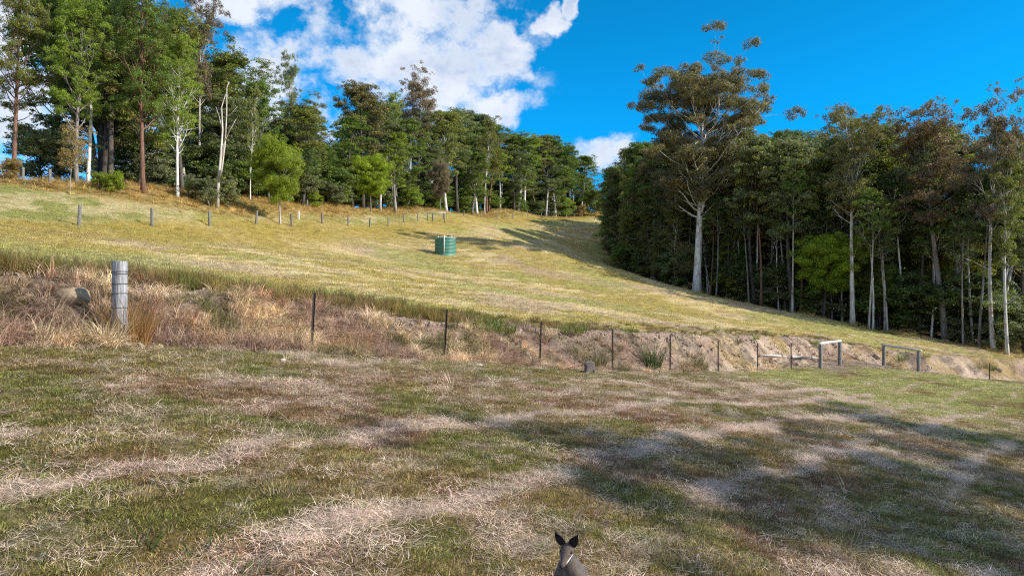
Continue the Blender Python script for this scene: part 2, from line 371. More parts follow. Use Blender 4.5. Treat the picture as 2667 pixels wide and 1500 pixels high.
def blades(n, rad_, h, wd, lean, seed, flat=0.0, bend=.5, seg=3):
    """n tapering curved blades -> verts, quads, shade"""
    r_ = np.random.default_rng(seed); a = r_.random(n)*2*np.pi; rr = rad_*np.sqrt(r_.random(n))
    base = np.c_[rr*np.cos(a), rr*np.sin(a), np.zeros(n)]
    az = a+(r_.random(n)-.5)*2.4 if flat < .5 else r_.random(n)*2*np.pi
    L = h*(.45+.75*r_.random(n)); le = lean*(.3+1.0*r_.random(n))
    if flat: le = np.clip(flat+(r_.random(n)-.5)*.35, 0, 1.62); base[:, 2] = r_.random(n)*.05
    out = np.c_[np.cos(az), np.sin(az), np.zeros(n)]; side = np.c_[-np.sin(az), np.cos(az), np.zeros(n)]
    tw = (r_.random(n)-.5)*1.6; side = side*np.cos(tw)[:, None]+np.array([0, 0, 1.])*0+out*np.sin(tw)[:, None]
    V = []; p = base.copy(); ang = le.copy()
    for i in range(seg+1):
        t = i/seg; wk = wd*(1-t*.88)*(.6+.8*0.5)
        V.append(np.stack([p-side*wk/2, p+side*wk/2], 1))
        stp = out*np.sin(ang)[:, None]+np.array([0, 0, 1.])*np.cos(ang)[:, None]
        p = p+stp*(L/seg)[:, None]; ang = ang+bend*(.4+r_.random(n))/seg*2
    V = np.stack(V, 1).reshape(n, -1, 3); nv = V.shape[1]
    F = np.array([(2*i, 2*i+1, 2*i+3, 2*i+2) for i in range(seg)])
    F = (F[None]+np.arange(n)[:, None, None]*nv).reshape(-1, 4)
    return V.reshape(-1, 3), F, np.repeat(r_.random(n), nv)
def clump_col(name, specs, mat):
    col = bpy.data.collections.new(name)
    for i, sp in enumerate(specs):
        V, F, S = sp; me = np_mesh(f'{name}_{i:02d}', V, F, [mat]); a = me.attributes.new('shade', 'FLOAT', 'POINT'); a.data.foreach_set('value', S.astype(np.float32))
        o = bpy.data.objects.new(f'{name}_{i:02d}', me); col.objects.link(o)
    return col
def scatter(name, pts, rot, scl, var, tint, col, label, cat):
    n = len(pts); me = bpy.data.meshes.new(name); me.vertices.add(n); me.vertices.foreach_set('co', pts.astype(np.float32).ravel())
    for nm, ty, ar in (('rot', 'FLOAT_VECTOR', rot), ('scl', 'FLOAT_VECTOR', scl), ('tint', 'FLOAT_VECTOR', tint)):
        a = me.attributes.new(nm, ty, 'POINT'); a.data.foreach_set('vector', np.ascontiguousarray(ar, dtype=np.float32).ravel())
    a = me.attributes.new('variant', 'INT', 'POINT'); a.data.foreach_set('value', var.astype(np.int32))
    o = link(name, me); tag(o, label, cat, kind='stuff')
    ng = bpy.data.node_groups.new(name, 'GeometryNodeTree')
    ng.interface.new_socket('Geometry', in_out='INPUT', socket_type='NodeSocketGeometry'); ng.interface.new_socket('Geometry', in_out='OUTPUT', socket_type='NodeSocketGeometry')
    N = ng.nodes; gi = N.new('NodeGroupInput'); go = N.new('NodeGroupOutput'); ip = N.new('GeometryNodeInstanceOnPoints'); ci = N.new('GeometryNodeCollectionInfo')
    ci.inputs['Collection'].default_value = col; ci.inputs['Separate Children'].default_value = True; ci.inputs['Reset Children'].default_value = True
    ip.inputs['Pick Instance'].default_value = True
    def na(nm, ty):
        x = N.new('GeometryNodeInputNamedAttribute'); x.data_type = ty; x.inputs['Name'].default_value = nm
        return [k for k in x.outputs if k.enabled and k.name == 'Attribute'][0]
    er = N.new('FunctionNodeEulerToRotation'); ng.links.new(na('rot', 'FLOAT_VECTOR'), er.inputs[0]); ng.links.new(er.outputs[0], ip.inputs['Rotation'])
    ng.links.new(na('scl', 'FLOAT_VECTOR'), ip.inputs['Scale']); ng.links.new(na('variant', 'INT'), ip.inputs['Instance Index'])
    ng.links.new(gi.outputs[0], ip.inputs['Points']); ng.links.new(ci.outputs[0], ip.inputs['Instance']); ng.links.new(ip.outputs[0], go.inputs[0])
    md = o.modifiers.new('scatter', 'NODES'); md.node_group = ng
    return o
def fan(n, d0, d1, half=44):
    """points spread so they are about evenly dense in the view between two distances"""
    a = (rng.random(n)*2-1)*half*math.pi/180; u = rng.random(n)
    d = 1/np.sqrt(1/d0**1+u*0) if False else np.exp(np.log(d0)+u*(np.log(d1)-np.log(d0)))
    return d*np.sin(a), d*np.cos(a)
def fan_u(n, d0, d1, half=44):
    a = (rng.random(n)*2-1)*half*math.pi/180; u = rng.random(n); d = np.sqrt(d0*d0+u*(d1*d1-d0*d0)); return d*np.sin(a), d*np.cos(a)
def place(name, x, y, size, nvar, col, label, cat, tint=None, squash=.35, dz=-.005, jit=.42, tilt=.12, hs=None):
    n = len(x); z = H(x, y); rot = np.c_[(rng.random(n)-.5)*2*tilt, (rng.random(n)-.5)*2*tilt, rng.random(n)*6.283]
    sc = size*(.7+.6*rng.random(n)); hh = sc*(1-squash+2*squash*rng.random(n)); 
    if hs is not None: hh = hh*hs
    if tint is None: tint, _ = land(x, y)
    tint = tint*(1+jit*(rng.random((n, 1))*2-1))*(1+.06*(rng.random((n, 3))*2-1))
    return scatter(name, np.c_[x, y, z+dz], rot, np.c_[sc, sc, hh], rng.integers(0, nvar, n), tint, col, label, cat)

C_TURF = clump_col('turf_clump', [blades(60, .13, .055, .006, .75, 100+i, bend=.7) for i in range(5)], M_BLADE)
C_MID = clump_col('meadow_clump', [blades(60, .38, .10, .020, .8, 120+i, bend=.7) for i in range(4)], M_BLADE)
C_STRAW = clump_col('straw_clump', [blades(95, .27, .15, .0040, .5, 140+i, flat=1.36, bend=.14, seg=3) for i in range(5)], M_HAY)
C_TALL = clump_col('tall_tuft', [blades(58, .13, .66, .013, .42, 160+i, bend=1.0, seg=5) for i in range(5)], M_HAY)
C_TUFT = clump_col('leafy_tuft', [blades(80, .16, .36, .014, .40, 180+i, bend=.55, seg=4) for i in range(4)], M_BLADE)
C_STALK = clump_col('seed_stalk', [blades(9, .12, .42, .006, .55, 200+i, bend=.18, seg=3) for i in range(4)], M_HAY)

# near turf
x, y = fan_u(62000, 3.6, 24); k = sdist(x, y, BANK) < .1; x, y = x[k], y[k]
cv, D = land(x, y); k = rng.random(len(x)) < (1-.65*D['hy']); x, y, cv = x[k], y[k], cv[k]
def medley(cv, d):
    n = len(cv); c = cv*1.0; u = rng.random(n); a = rng.random(n)[:, None]
    for lo_, hi_, col in ((0, .20, GRN*.85), (.20, .38, BRN), (.38, .52, STR*.85), (.50, .58, OLV*.5), (.58, .64, np.array([.17, .25, .05]))):  # the darkest olive share stands in for shadow between tufts
        m = ((u >= lo_) & (u < hi_))[:, None]; c = np.where(m, c*(1-a*d)+col*a*d, c)
    return c
place('short_turf', x, y, 1.0, 5, C_TURF, 'short green and brown mown turf of the near paddock', 'grass', tint=medley(cv, .9)*1.1)
x, y = fan_u(36000, 22, 62); s_ = sdist(x, y, BANK); k = s_ < .0; x, y = x[k], y[k]; cv, D = land(x, y)
place('mown_grass', x, y, .62, 4, C_MID, 'mown green grass of the near paddock beside the fence', 'grass', tint=medley(cv, .6)*1.2)
# cut hay, dense on the rows
x, y = fan_u(150000, 3.6, 34); s_ = sdist(x, y, BANK); k = s_ < -.2; x, y = x[k], y[k]; cv, D = land(x, y)
k = rng.random(len(x)) < (.03+D['hy']**2.0*.9); x, y, cv = x[k], y[k], cv[k]
place('cut_hay', x, y, .9, 5, C_STRAW, 'pale cut hay lying in rows on the near paddock', 'hay', tint=np.tile(STR*1.22, (len(x), 1))*(.62+.55*rng.random((len(x), 1))), dz=.006, tilt=.2)
# upper paddock
x, y = fan_u(150000, 13, 100, 42); P_ = sdist(x, y, BANK) > 2.0; x, y = x[P_], y[P_]
k = (sdist(x, y, RLINE) < 1); x, y = x[k], y[k]; k = rng.random(len(x)) < 1.05-np.hypot(x, y)/140; x, y = x[k], y[k]; cv, D = land(x, y)
place('pasture_grass', x, y, .75, 4, C_MID, 'dry yellow green grass of the sloping upper paddock', 'grass', tint=medley(cv, .22)*1.2)
x, y = fan_u(46000, 95, 250, 40); k = (sdist(x, y, RLINE) < 1) & (sdist(x, y, TLINE) < 2); x, y = x[k], y[k]; cv, D = land(x, y)
place('distant_grass', x, y, 1.6, 4, C_MID, 'yellow grass of the far end of the upper paddock', 'grass', tint=cv*1.15, hs=.6)
# dry tall grass on the bank, thick on the left and thinning to the right
x, y = fan_u(230000, 8, 60, 44); s, W = parts(x, y); k = (s > -.55) & (s < W*1.0); x, y, s, W = x[k], y[k], s[k], W[k]
dn = (.95*sm(x, 6, -2)+.22)*sm(s/W, 1.0, .7)*(.35+.65*sm(fbm(x*.8, y*.8, 5, 3), .35, .5))*sm(s, -.6, -.1)
dn = dn*np.where(x > 9, .35, 1)*np.where(s/W < .45, 1.0, .45); k = rng.random(len(x)) < dn; x, y, s, W = x[k], y[k], s[k], W[k]
t_ = lerp(np.tile(np.array([.43, .29, .205]), (len(x), 1)), np.array([.70, .53, .33]), sm(fbm(x*.7+8, y*.7, 2, 3), .42, .62))
t_ = lerp(t_, np.array([.46, .25, .11]), sm(fbm(x*.9-8, y*.9, 6, 3), .63, .74)*.6); t_ = lerp(t_, np.array([.16, .15, .05]), sm(fbm(x*.9+8, y*.9+4, 0, 3), .60, .72)*.9)
place('bank_dry_grass', x, y, .78, 5, C_TALL, 'tall tangled dead brown grass covering the earth bank', 'dry grass', tint=t_, hs=(1.0-.35*sm(x, -6, 6))*(.55+.6*rng.random(len(x))), tilt=.3, dz=-.03)
# strip of longer olive grass along the top of the bank
x, y = fan_u(110000, 9, 60, 44); s, W = parts(x, y); k = (s > W*.98) & (s < W+3.0+1.5*sm(x, 0, -6)); x, y, s, W = x[k], y[k], s[k], W[k]
dn = sm(s-W, 2.9+1.5*sm(x, 0, -6), .9)*(.95*sm(x, 6, -4)+.16)*sm(fbm(x*.5, y*.5, 7, 3), .34, .48)*1.1; k = rng.random(len(x)) < dn*.8; x, y = x[k], y[k]
t_ = lerp(np.tile(np.array([.27, .20, .06]), (len(x), 1)), np.array([.15, .150, .04]), sm(fbm(x*.8, y*.8, 3, 3), .45, .6)); t_ = lerp(t_, np.array([.33, .20, .10]), sm(fbm(x*1.1, y*1.1, 1, 3), .55, .68))
place('bank_top_grass', x, y, .75, 4, C_TUFT, 'longer olive and brown grass along the top of the bank', 'grass', tint=t_, hs=.55+1.0*sm(-x, -4, 6), tilt=.25)
# tree line rank grass, orange brown
x, y = fan_u(130000, 45, 250, 42); g = sdist(x, y, TLINE); q = sdist(x, y, RLINE); k = ((g > -6) & (g < 4)) | ((q > -1.2) & (q < 6) & (np.hypot(x, y) < 150)); x, y = x[k], y[k]
g = sdist(x, y, TLINE); q = sdist(x, y, RLINE); k = rng.random(len(x)) < np.where(g > -20, .8*sm(g, -6.5, -2), .22); x, y = x[k], y[k]; g = sdist(x, y, TLINE)
t_ = np.where((g > -20)[:, None], ORG[None]*1.15, np.array([[.34, .26, .09]])); t_ = lerp(t_, YEL, sm(fbm(x*.3, y*.3, 3, 3), .45, .65)*.6)
place('rank_grass', x, y, 1.25, 5, C_TALL, 'rank orange brown grass along the foot of the forest', 'dry grass', tint=t_, hs=.62, tilt=.25)
# leaning seed stalks
x, y = fan_u(2600, 4, 26, 42); k = sdist(x, y, BANK) < -1; x, y = x[k], y[k]; cv, D = land(x, y); k = rng.random(len(x)) < .12+.8*D['hy']; x, y = x[k], y[k]
place('seed_stalks', x, y, .62, 4, C_STALK, 'thin pale seed stalks standing out of the cut grass', 'dry grass', tint=np.tile(np.array([.62, .54, .36]), (len(x), 1)), tilt=.5)
# clods and gravel on the bank
def clod(seed):
    r_ = np.random.default_rng(seed); import bmesh
    bm = bmesh.new(); bmesh.ops.create_icosphere(bm, subdivisions=2, radius=.1)
    for v in bm.verts: v.co *= .65+.7*r_.random(); v.co.z *= .7
    bmesh.ops.triangulate(bm, faces=bm.faces); V = np.array([v.co[:] for v in bm.verts]); bm.verts.index_update()
    F = np.array([[v.index for v in f.verts] for f in bm.faces]); bm.free(); return V, F, np.repeat(r_.random(), len(V))
C_CLOD = clump_col('clod', [clod(300+i) for i in range(6)], M_CLOD)
x, y = fan_u(260000, 8, 62, 42); s, W = parts(x, y); k = (s > -.5) & (s < W*1.1); x, y, s, W = x[k], y[k], s[k], W[k]
k = rng.random(len(x)) < (.25+.45*sm(fbm(x*.9, y*.9, 1, 3), .45, .6))*(.45+.55*sm(s/W, 0, .4)); x, y = x[k], y[k]; cv, D = land(x, y)
n = len(x); t_ = cv*(.55+.75*rng.random((n, 1)))
place('clods', x, y, 1, 6, C_CLOD, 'broken clods and stones on the cut earth bank', 'rubble', tint=t_, hs=1, tilt=3, dz=.0)
for nm in ('clods',):
    a = bpy.data.objects[nm].data.attributes['scl']; v = np.repeat((.14+.62*rng.random(n)**5)[:, None], 3, 1)*np.array([1.25, .9, .8]); a.data.foreach_set('vector', v.astype(np.float32).ravel())

# ------------------------------------------------------------------ trees
def mat_leaf():
    m = bpy.data.materials.new('gum_foliage'); m.use_nodes = True; t = NT(m.node_tree)
    oi = t.n('ShaderNodeObjectInfo'); sh = t.n('ShaderNodeAttribute', attribute_name='shade'); cl = t.n('ShaderNodeAttribute', attribute_name='sprig')
    k = t.math('ADD', .55, t.math('MULTIPLY', sh.outputs['Fac'], .9))
    c = t.vm('SCALE', oi.outputs['Color']); t.l(k, c.node.inputs['Scale'])
    c2 = t.mix(t.ramp(cl.outputs['Fac'], .35, .95), c, t.mix(1.0, c, rgb(1.5, 1.42, .85), 'MULTIPLY'))
    c3 = t.mix(t.ramp(cl.outputs['Fac'], .30, .0), c2, t.mix(1.0, c2, rgb(1.05, .85, .9), 'MULTIPLY'))
    bs = t.n('ShaderNodeBsdfPrincipled'); t.l(c3, bs.inputs['Base Color']); bs.inputs['Roughness'].default_value = .55; bs.inputs['Specular IOR Level'].default_value = .35
    tr = t.n('ShaderNodeBsdfTranslucent'); t.l(t.mix(1.0, c3, rgb(1.25, 1.35, .55), 'MULTIPLY'), tr.inputs[0])
    mx = t.n('ShaderNodeMixShader'); mx.inputs[0].default_value = .34; t.l(bs.outputs[0], mx.inputs[1]); t.l(tr.outputs[0], mx.inputs[2])
    o = t.n('ShaderNodeOutputMaterial'); t.l(mx.outputs[0], o.inputs[0]); return m
def mat_bark():
    m = bpy.data.materials.new('gum_bark'); m.use_nodes = True; t = NT(m.node_tree)
    oi = t.n('ShaderNodeObjectInfo'); tc_ = t.n('ShaderNodeTexCoord'); p = tc_.outputs['Object']
    a = t.noise(t.vm('MULTIPLY', p, (6, 6, .8)), 1, 5, .6); b = t.noise(p, .9, 3, .5)
    c = t.mix(t.ramp(a, .3, .7), t.mix(1.0, oi.outputs['Color'], rgb(.55, .52, .50), 'MULTIPLY'), t.mix(1.0, oi.outputs['Color'], rgb(1.2, 1.2, 1.2), 'MULTIPLY'))
    c = t.mix(t.ramp(b, .52, .62), c, t.mix(1.0, c, rgb(.78, .70, .62), 'MULTIPLY'))
    bs = t.n('ShaderNodeBsdfPrincipled'); t.l(c, bs.inputs['Base Color']); bs.inputs['Roughness'].default_value = .85
    bp = t.n('ShaderNodeBump'); bp.inputs['Strength'].default_value = .5; bp.inputs['Distance'].default_value = .05; t.l(a, bp.inputs['Height']); t.l(bp.outputs[0], bs.inputs['Normal'])
    o = t.n('ShaderNodeOutputMaterial'); t.l(bs.outputs[0], o.inputs[0]); return m
M_LEAF, M_BARK = mat_leaf(), mat_bark()

def leaf_mesh(name, centres, sizes, dens, leaf, seed, squash=.7, sub=7, needle=False):
    """sprigs of small leaves hung round every branch end; each sprig breaks into smaller rounded puffs"""
    r_ = np.random.default_rng(seed); C = []; L = []; S = []
    for c, s in zip(centres, sizes):
        ns = max(3, int(sub*.8*s)); u = r_.normal(size=(ns, 3)); u /= np.linalg.norm(u, axis=1)[:, None]; u[:, 2] = np.abs(u[:, 2])*.9-.25
        pc = c+u*s*np.array([.72, .72, squash*.8]); pr = s*(.30+.26*r_.random(ns))
        for q, pr_ in zip(pc, pr):
            n = max(8, int(dens*2.0*pr_*pr_)); v = r_.normal(size=(n, 3)); v /= np.linalg.norm(v, axis=1)[:, None]
            rr = pr_*(.55+.55*r_.random(n)**.8); v2 = v*rr[:, None]*np.array([1, 1, .72]); v2[:, 2] -= .10*pr_*r_.random(n)
            C.append(q+v2); S.append(np.full(n, np.clip(r_.random()*.7+.3*r_.random(n), 0, 1))); L.append(v)
    C = np.concatenate(C); N0 = np.concatenate(L); S = np.concatenate(S); n = len(C)
    d = r_.normal(size=(n, 3)); d[:, 2] -= .5; 
    nrm = N0*1.5+r_.normal(size=(n, 3))*.62+np.array([0, 0, .3]); nrm /= np.linalg.norm(nrm, axis=1)[:, None]
    d -= (d*nrm).sum(1)[:, None]*nrm; d /= np.linalg.norm(d, axis=1)[:, None]+1e-6; wv = np.cross(nrm, d)
    ln = leaf*(.6+.8*r_.random(n))[:, None]; wd = ln*(.20 if needle else .44)
    V = np.stack([C-d*ln/2, C+wv*wd/2-d*ln*.08, C+d*ln/2, C-wv*wd/2-d*ln*.08], 1).reshape(-1, 3)
    F = np.arange(4*n).reshape(n, 4); me = np_mesh(name, V, F, [M_LEAF])
    for nm, ar in (('shade', r_.random(n)), ('sprig', S)):
        a = me.attributes.new(nm, 'FLOAT', 'POINT'); a.data.foreach_set('value', np.repeat(ar, 4).astype(np.float32))
    return me

def gum(kind, seed, Ht=25., r0=.33, cb=.35, cw=4.2, nl=16, cs=1.25, dens=120, leaf=.26, shape='dome', fork=0, squash=.85, needle=False, sway=.6, stubs=0, gap=0.0, up=.75, mid=.3):
    """returns (trunk mesh, crown mesh) standing at the origin"""
    r_ = np.random.default_rng(seed); mb = MB(); cen = []; siz = []
    nz = 12; zt = np.linspace(0, 1, nz); ph = r_.random(2)*6.28
    bx_ = sway*(np.sin(zt*2.3+ph[0])-math.sin(ph[0])); by_ = sway*(np.sin(zt*2.9+ph[1])-math.sin(ph[1]))
    TP = np.c_[bx_, by_, zt*Ht*.84]; TR = r0*((1-zt)**.8*.92+.08)
    TR[0] *= 1.25; P0 = TP.copy(); P0[0, 2] = -.6
    mb.tube(P0, TR, 9, jag=.06, seed=seed)
    def at(t): i = min(int(t*(nz-1)), nz-2); f = t*(nz-1)-i; return TP[i]*(1-f)+TP[i+1]*f, TR[i]*(1-f)+TR[i+1]*f
    def prof(t):
        u = (t-cb)/(1-cb)
        if shape == 'dome': return (.62+.55*math.sin(math.pi*min(1, u*.9+.12)))*(1 if u < .8 else 1-(u-.8)*1.8)
        if shape == 'umbrella': return .35+.75*u if u < .75 else .95-(u-.75)*.8
        if shape == 'cone': return 1.05-.72*u
        if shape == 'broad': return (.66+.46*min(1, u*1.5))*(1+.15*math.sin(t*37))*(1 if u < .75 else 1-(u-.75)*2.4)
        if shape == 'ball': return math.sqrt(max(.05, 1-(2*u-1)**2*.85))
        return .8
    def limb(p, dr, L, r, depth, ups):
        k = 5; pts = [p]; d = np.array(dr, float)
        for i in range(k):
            d = d+np.array([0, 0, ups*.22])+r_.normal(size=3)*.13; d /= np.linalg.norm(d); pts.append(pts[-1]+d*L/k)
        pts = np.array(pts); mb.tube(pts, r*np.linspace(1, .35, k+1), 6 if depth == 0 else 5, cap=False)
        return pts
    az = r_.random()*6.28
    for i in range(nl):
        t = cb+(1-cb)*((i+.5*r_.random())/nl)**.9; t = min(t, .985); p, r = at(t); az += 2.4+r_.normal()*.4
        L = cw*prof(t)*(.5+.75*r_.random()); el = (up-.25+.5*r_.random())*(.5+.8*(t-cb)/(1-cb))
        dr = (math.cos(az)*math.cos(el), math.sin(az)*math.cos(el), math.sin(el)); pts = limb(p, dr, L, max(r*.40, .035), 0, up)
        if r_.random() < gap: continue
        cen.append(pts[-1]); siz.append(cs*(.75+.5*r_.random()))
        if r_.random() < mid: cen.append(pts[3]+np.array([0, 0, .25])); siz.append(cs*.75)
        ns = 3+int(r_.random()*2.8)
        for j in range(ns):
            q = pts[2+int(r_.random()*3)]; a2 = az+(r_.random()-.5)*2.4; e2 = r_.random()*.9; L2 = L*(.25+.40*r_.random())+.5
            p2 = limb(q, (math.cos(a2)*math.cos(e2), math.sin(a2)*math.cos(e2), math.sin(e2)), L2, max(r*.16, .022), 1, .4)
            cen.append(p2[-1]); siz.append(cs*(.55+.45*r_.random()))
    top, _ = at(.999); cen.append(top+np.array([0, 0, .5])); siz.append(cs*1.2)
    for j in range(3): a2 = j*2.1+ph[0]; cen.append(top+np.array([math.cos(a2)*cs*.9, math.sin(a2)*cs*.9, -.1*cs])); siz.append(cs)
    for i in range(stubs):
        t = .25+.5*r_.random()*(cb+.1)/.7; p, r = at(min(t, .9)); a2 = r_.random()*6.28; limb(p, (math.cos(a2), math.sin(a2), .35), cw*(.35+.5*r_.random()), r*.28, 1, .5)
    V = np.concatenate(mb.V); me = bpy.data.meshes.new(kind+'_trunk'); me.from_pydata(V.tolist(), [], mb.F); me.materials.append(M_BARK)
    me.polygons.foreach_set('use_smooth', np.full(len(me.polygons), True)); me.update()
    cr = leaf_mesh(kind+'_crown', cen, siz, dens, leaf, seed+5, squash, needle=needle) if dens > 0 else None
    return me, cr, Ht

T = {}
T['dense'] = [gum('dense_gum', 10+i, 25, .34, .20+.08*(i % 3), 4.0, 36, 1.12, 105, .25, up=.95) for i in range(5)]
T['tall'] = [gum('tall_gum', 30+i, 26, .30, .46, 4.2, 26, 1.05, 105, .24, 'umbrella', gap=.1, stubs=3, up=1.0) for i in range(4)]
T['slim'] = [gum('slender_gum', 40+i, 24, .21, .42, 2.6, 24, .92, 110, .24, sway=.9, stubs=2, up=1.0) for i in range(4)]
T['open'] = [gum('open_gum', 50+i, 26, .30, .54, 5.8, 30, 1.05, 110, .22, 'umbrella', gap=.06, stubs=3, up=.85, mid=.5) for i in range(3)]
T['oak'] = [gum('she_oak', 60+i, 18, .22, .06, 3.3, 40, 1.15, 125, .28, 'cone', needle=True, squash=1.0, up=.7) for i in range(3)]
T['pole'] = [gum('pole_gum', 65+i, 17, .13, .62, 1.9, 12, .8, 105, .24, sway=.4, up=1.0) for i in range(3)]
T['hero'] = [gum('great_gum', 73, 31, .50, .37, 8.0, 64, 1.55, 135, .22, 'broad', gap=.03, stubs=4, sway=.35, up=.68, squash=.8, mid=.75)]
T['near'] = [gum('near_gum', 80+i, 30, .38, .30, 5.6, 44, 1.2, 140, .20, 'dome', stubs=2, gap=.06, up=.8, mid=.8) for i in range(3)]
T['wattle'] = [gum('wattle', 90+i, 6, .11, .36, 2.1, 34, 1.0, 560, .15, 'ball', needle=True, squash=.9, sway=.12) for i in range(2)]
T['shrub'] = [gum('shrub', 95+i, 4, .06, .08, 1.7, 14, .85, 260, .17, 'ball', squash=.8) for i in range(3)]
T['wispy'] = [gum('wispy', 99, 7, .07, .42, 2.1, 16, .75, 120, .14, 'umbrella', squash=.7)]
GC = {'green': (.125, .182, .040), 'olive': (.185, .198, .055), 'dark': (.100, .135, .050), 'brown': (.170, .150, .070), 'bright': (.190, .250, .036),
      'grey': (.175, .200, .105), 'mauve': (.185, .142, .105), 'lime': (.22, .29, .025), 'tan': (.30, .23, .10), 'hero': (.172, .150, .092)}
BC = {'white': (.74, .71, .67), 'pale': (.52, .49, .45), 'grey': (.26, .235, .215), 'dark': (.085, .070, .060), 'red': (.20, .105, .070)}
_use = {}
def tree(kind, x, y, h, col, bark, name, label, group=None, cat='tree', wide=1.0, rz=None, var=None, dz=0.0, jit=.12):
    L = T[kind]; v = _use.get(kind, -1)+1 if var is None else var; _use[kind] = v; tm, cm, H0 = L[v % len(L)]
    s = h/H0; root = empty(name, (x, y, h1(x, y)+dz), random.random()*6.283 if rz is None else rz); root.scale = (s*wide, s*wide, s)
    a = link('trunk', tm, root); b = link('crown', cm, root)
    j = 1+(random.random()-.5)*2*jit; c = GC[col]; b.color = (c[0]*j*(1+(random.random()-.5)*jit), c[1]*j, c[2]*j*(1+(random.random()-.5)*jit), 1)
    j = 1+(random.random()-.5)*.3; c = BC[bark]; a.color = (c[0]*j, c[1]*j, c[2]*j, 1)
    tag(root, label, cat, group); return root
def key(kind, px, d, top, col, bark, name, label, group=None, cat='tree', wide=1.0, **kw):
    x, y = ray(px, d); z = h1(x, y); return tree(kind, x, y, (750-top)/FPX*d-z, col, bark, name, label, group, cat, wide, **kw)
# the trees one singles out
key('near', 36, 57, -150, 'olive', 'red', 'gum_tree', 'huge gum with a reddish brown trunk at the far left edge of the forest', wide=.75, rz=.3)
key('near', 199, 58, -35, 'bright', 'grey', 'gum_tree', 'big leafy green gum with a brown grey trunk above the leftmost far fence post', wide=.84, rz=2.0)
key('tall', 228, 60, -20, 'green', 'white', 'gum_tree', 'white trunked gum right beside the big leafy green gum', wide=.8)
key('near', 373, 60, -110, 'green', 'red', 'gum_tree', 'very tall gum with a dark reddish trunk between the two white trunked gums', wide=.80, rz=4.0)
key('near', 463, 62, 60, 'bright', 'white', 'gum_tree', 'gum with a thick bright white lower trunk and drooping green crown', wide=.72, rz=1.0)
key('open', 520, 78, -10, 'mauve', 'pale', 'gum_tree', 'tall brown crowned gum rising against the cloud behind the green ones', wide=.62, rz=1.0)
key('slim', 652, 77, 190, 'olive', 'white', 'gum_tree', 'thin straight white trunked gum just left of the bright young tree by the fence', wide=.55)
key('dense', 690, 88, 178, 'green', 'grey', 'gum_tree', 'dense bright green gum standing behind the larger bright young tree', wide=.9)
key('open', 757, 96, 145, 'grey', 'pale', 'gum_tree', 'wispy topped grey green gum poking above its neighbours into the cloud', wide=.5)
key('dense', 945, 112, 192, 'brown', 'dark', 'gum_tree', 'broad olive brown gum with a dome crown behind the smaller young green tree', wide=1.25)
key('dense', 1030, 118, 330, 'bright', 'grey', 'gum_tree', 'low bright yellow green gum between the brown dome gum and the tall dark pole trunk', wide=1.2)
key('open', 1093, 136, 196, 'mauve', 'dark', 'gum_tree', 'tall open crowned gum with a long straight dark trunk in mid forest', wide=1.05)
key('tall', 1022, 128, 228, 'bright', 'pale', 'gum_tree', 'yellow green topped gum between the brown dome gum and the open crowned gum', wide=.6)
key('slim', 1262, 168, 285, 'olive', 'white', 'gum_tree', 'gum with a thin pale trunk and a pale side branch in the receding forest edge', wide=.8)
key('wattle', 730, 69, 400, 'lime', 'pale', 'young_tree', 'bushy bright green young tree on the slope, the larger of the two', wide=.85, rz=.5)
key('wattle', 966, 108, 428, 'lime', 'grey', 'young_tree', 'bright green young tree standing alone further along the fence', wide=.98, rz=2.5)
key('wattle', 1147, 135, 440, 'mauve', 'grey', 'young_tree', 'small reddish brown leaved tree in front of the dark forest', wide=.62)
key('wispy', 183, 53, 345, 'tan', 'grey', 'young_tree', 'small thin tree with sparse yellow brown leaves at left in front of the gums', wide=.95)
key('hero', 1814, 85, 172, 'hero', 'white', 'gum_tree', 'giant gum with a tall bare white trunk towering over the right forest', wide=1.10, rz=2.2, jit=.03)
key('tall', 1893, 92, 330, 'grey', 'white', 'gum_tree', 'white trunked gum just right of the giant gum', wide=.8)
key('open', 2221, 70, 285, 'brown', 'pale', 'gum_tree', 'pale grey trunked gum with spreading bare limbs beside the yellow green bush', wide=1.0)
key('tall', 2391, 71, 330, 'grey', 'dark', 'gum_tree', 'dark straight trunked gum at right, left of the flat topped gum', wide=.8)
key('open', 2462, 69, 268, 'mauve', 'grey', 'gum_tree', 'flat topped open crowned gum rising above the right forest', wide=1.15)
key('open', 2587, 64, 262, 'mauve', 'pale', 'gum_tree', 'gum with a long pale trunk, left of the pair at the right edge', wide=.8)
key('tall', 2624, 62, 400, 'olive', 'white', 'gum_tree', 'gum with a pale trunk leaning out at the right edge of the forest', wide=.75)
key('wattle', 2145, 74, 640, 'lime', 'dark', 'bush', 'large yellow green bush in front of the dark right forest', cat='bush', wide=1.02)
key('wattle', 2287, 73, 708, 'green', 'dark', 'bush', 'mid green rounded bush right of the pale grey trunk', cat='bush', wide=.95)
for px, d, tp, l in ((1612, 118, 468, 'dark bushy tree at the leftmost tip of the right forest'), (1655, 108, 425, 'dense dark tree second from the tip of the right forest'),
                     (1712, 98, 560, 'low grey green tree with foliage to the ground left of the giant gum'), (1760, 96, 470, 'dark foliage tree just behind the giant white trunk')):
    key('oak', px, d, tp, 'grey' if 'grey' in l else 'dark', 'dark', 'she_oak', l, wide=1.0)
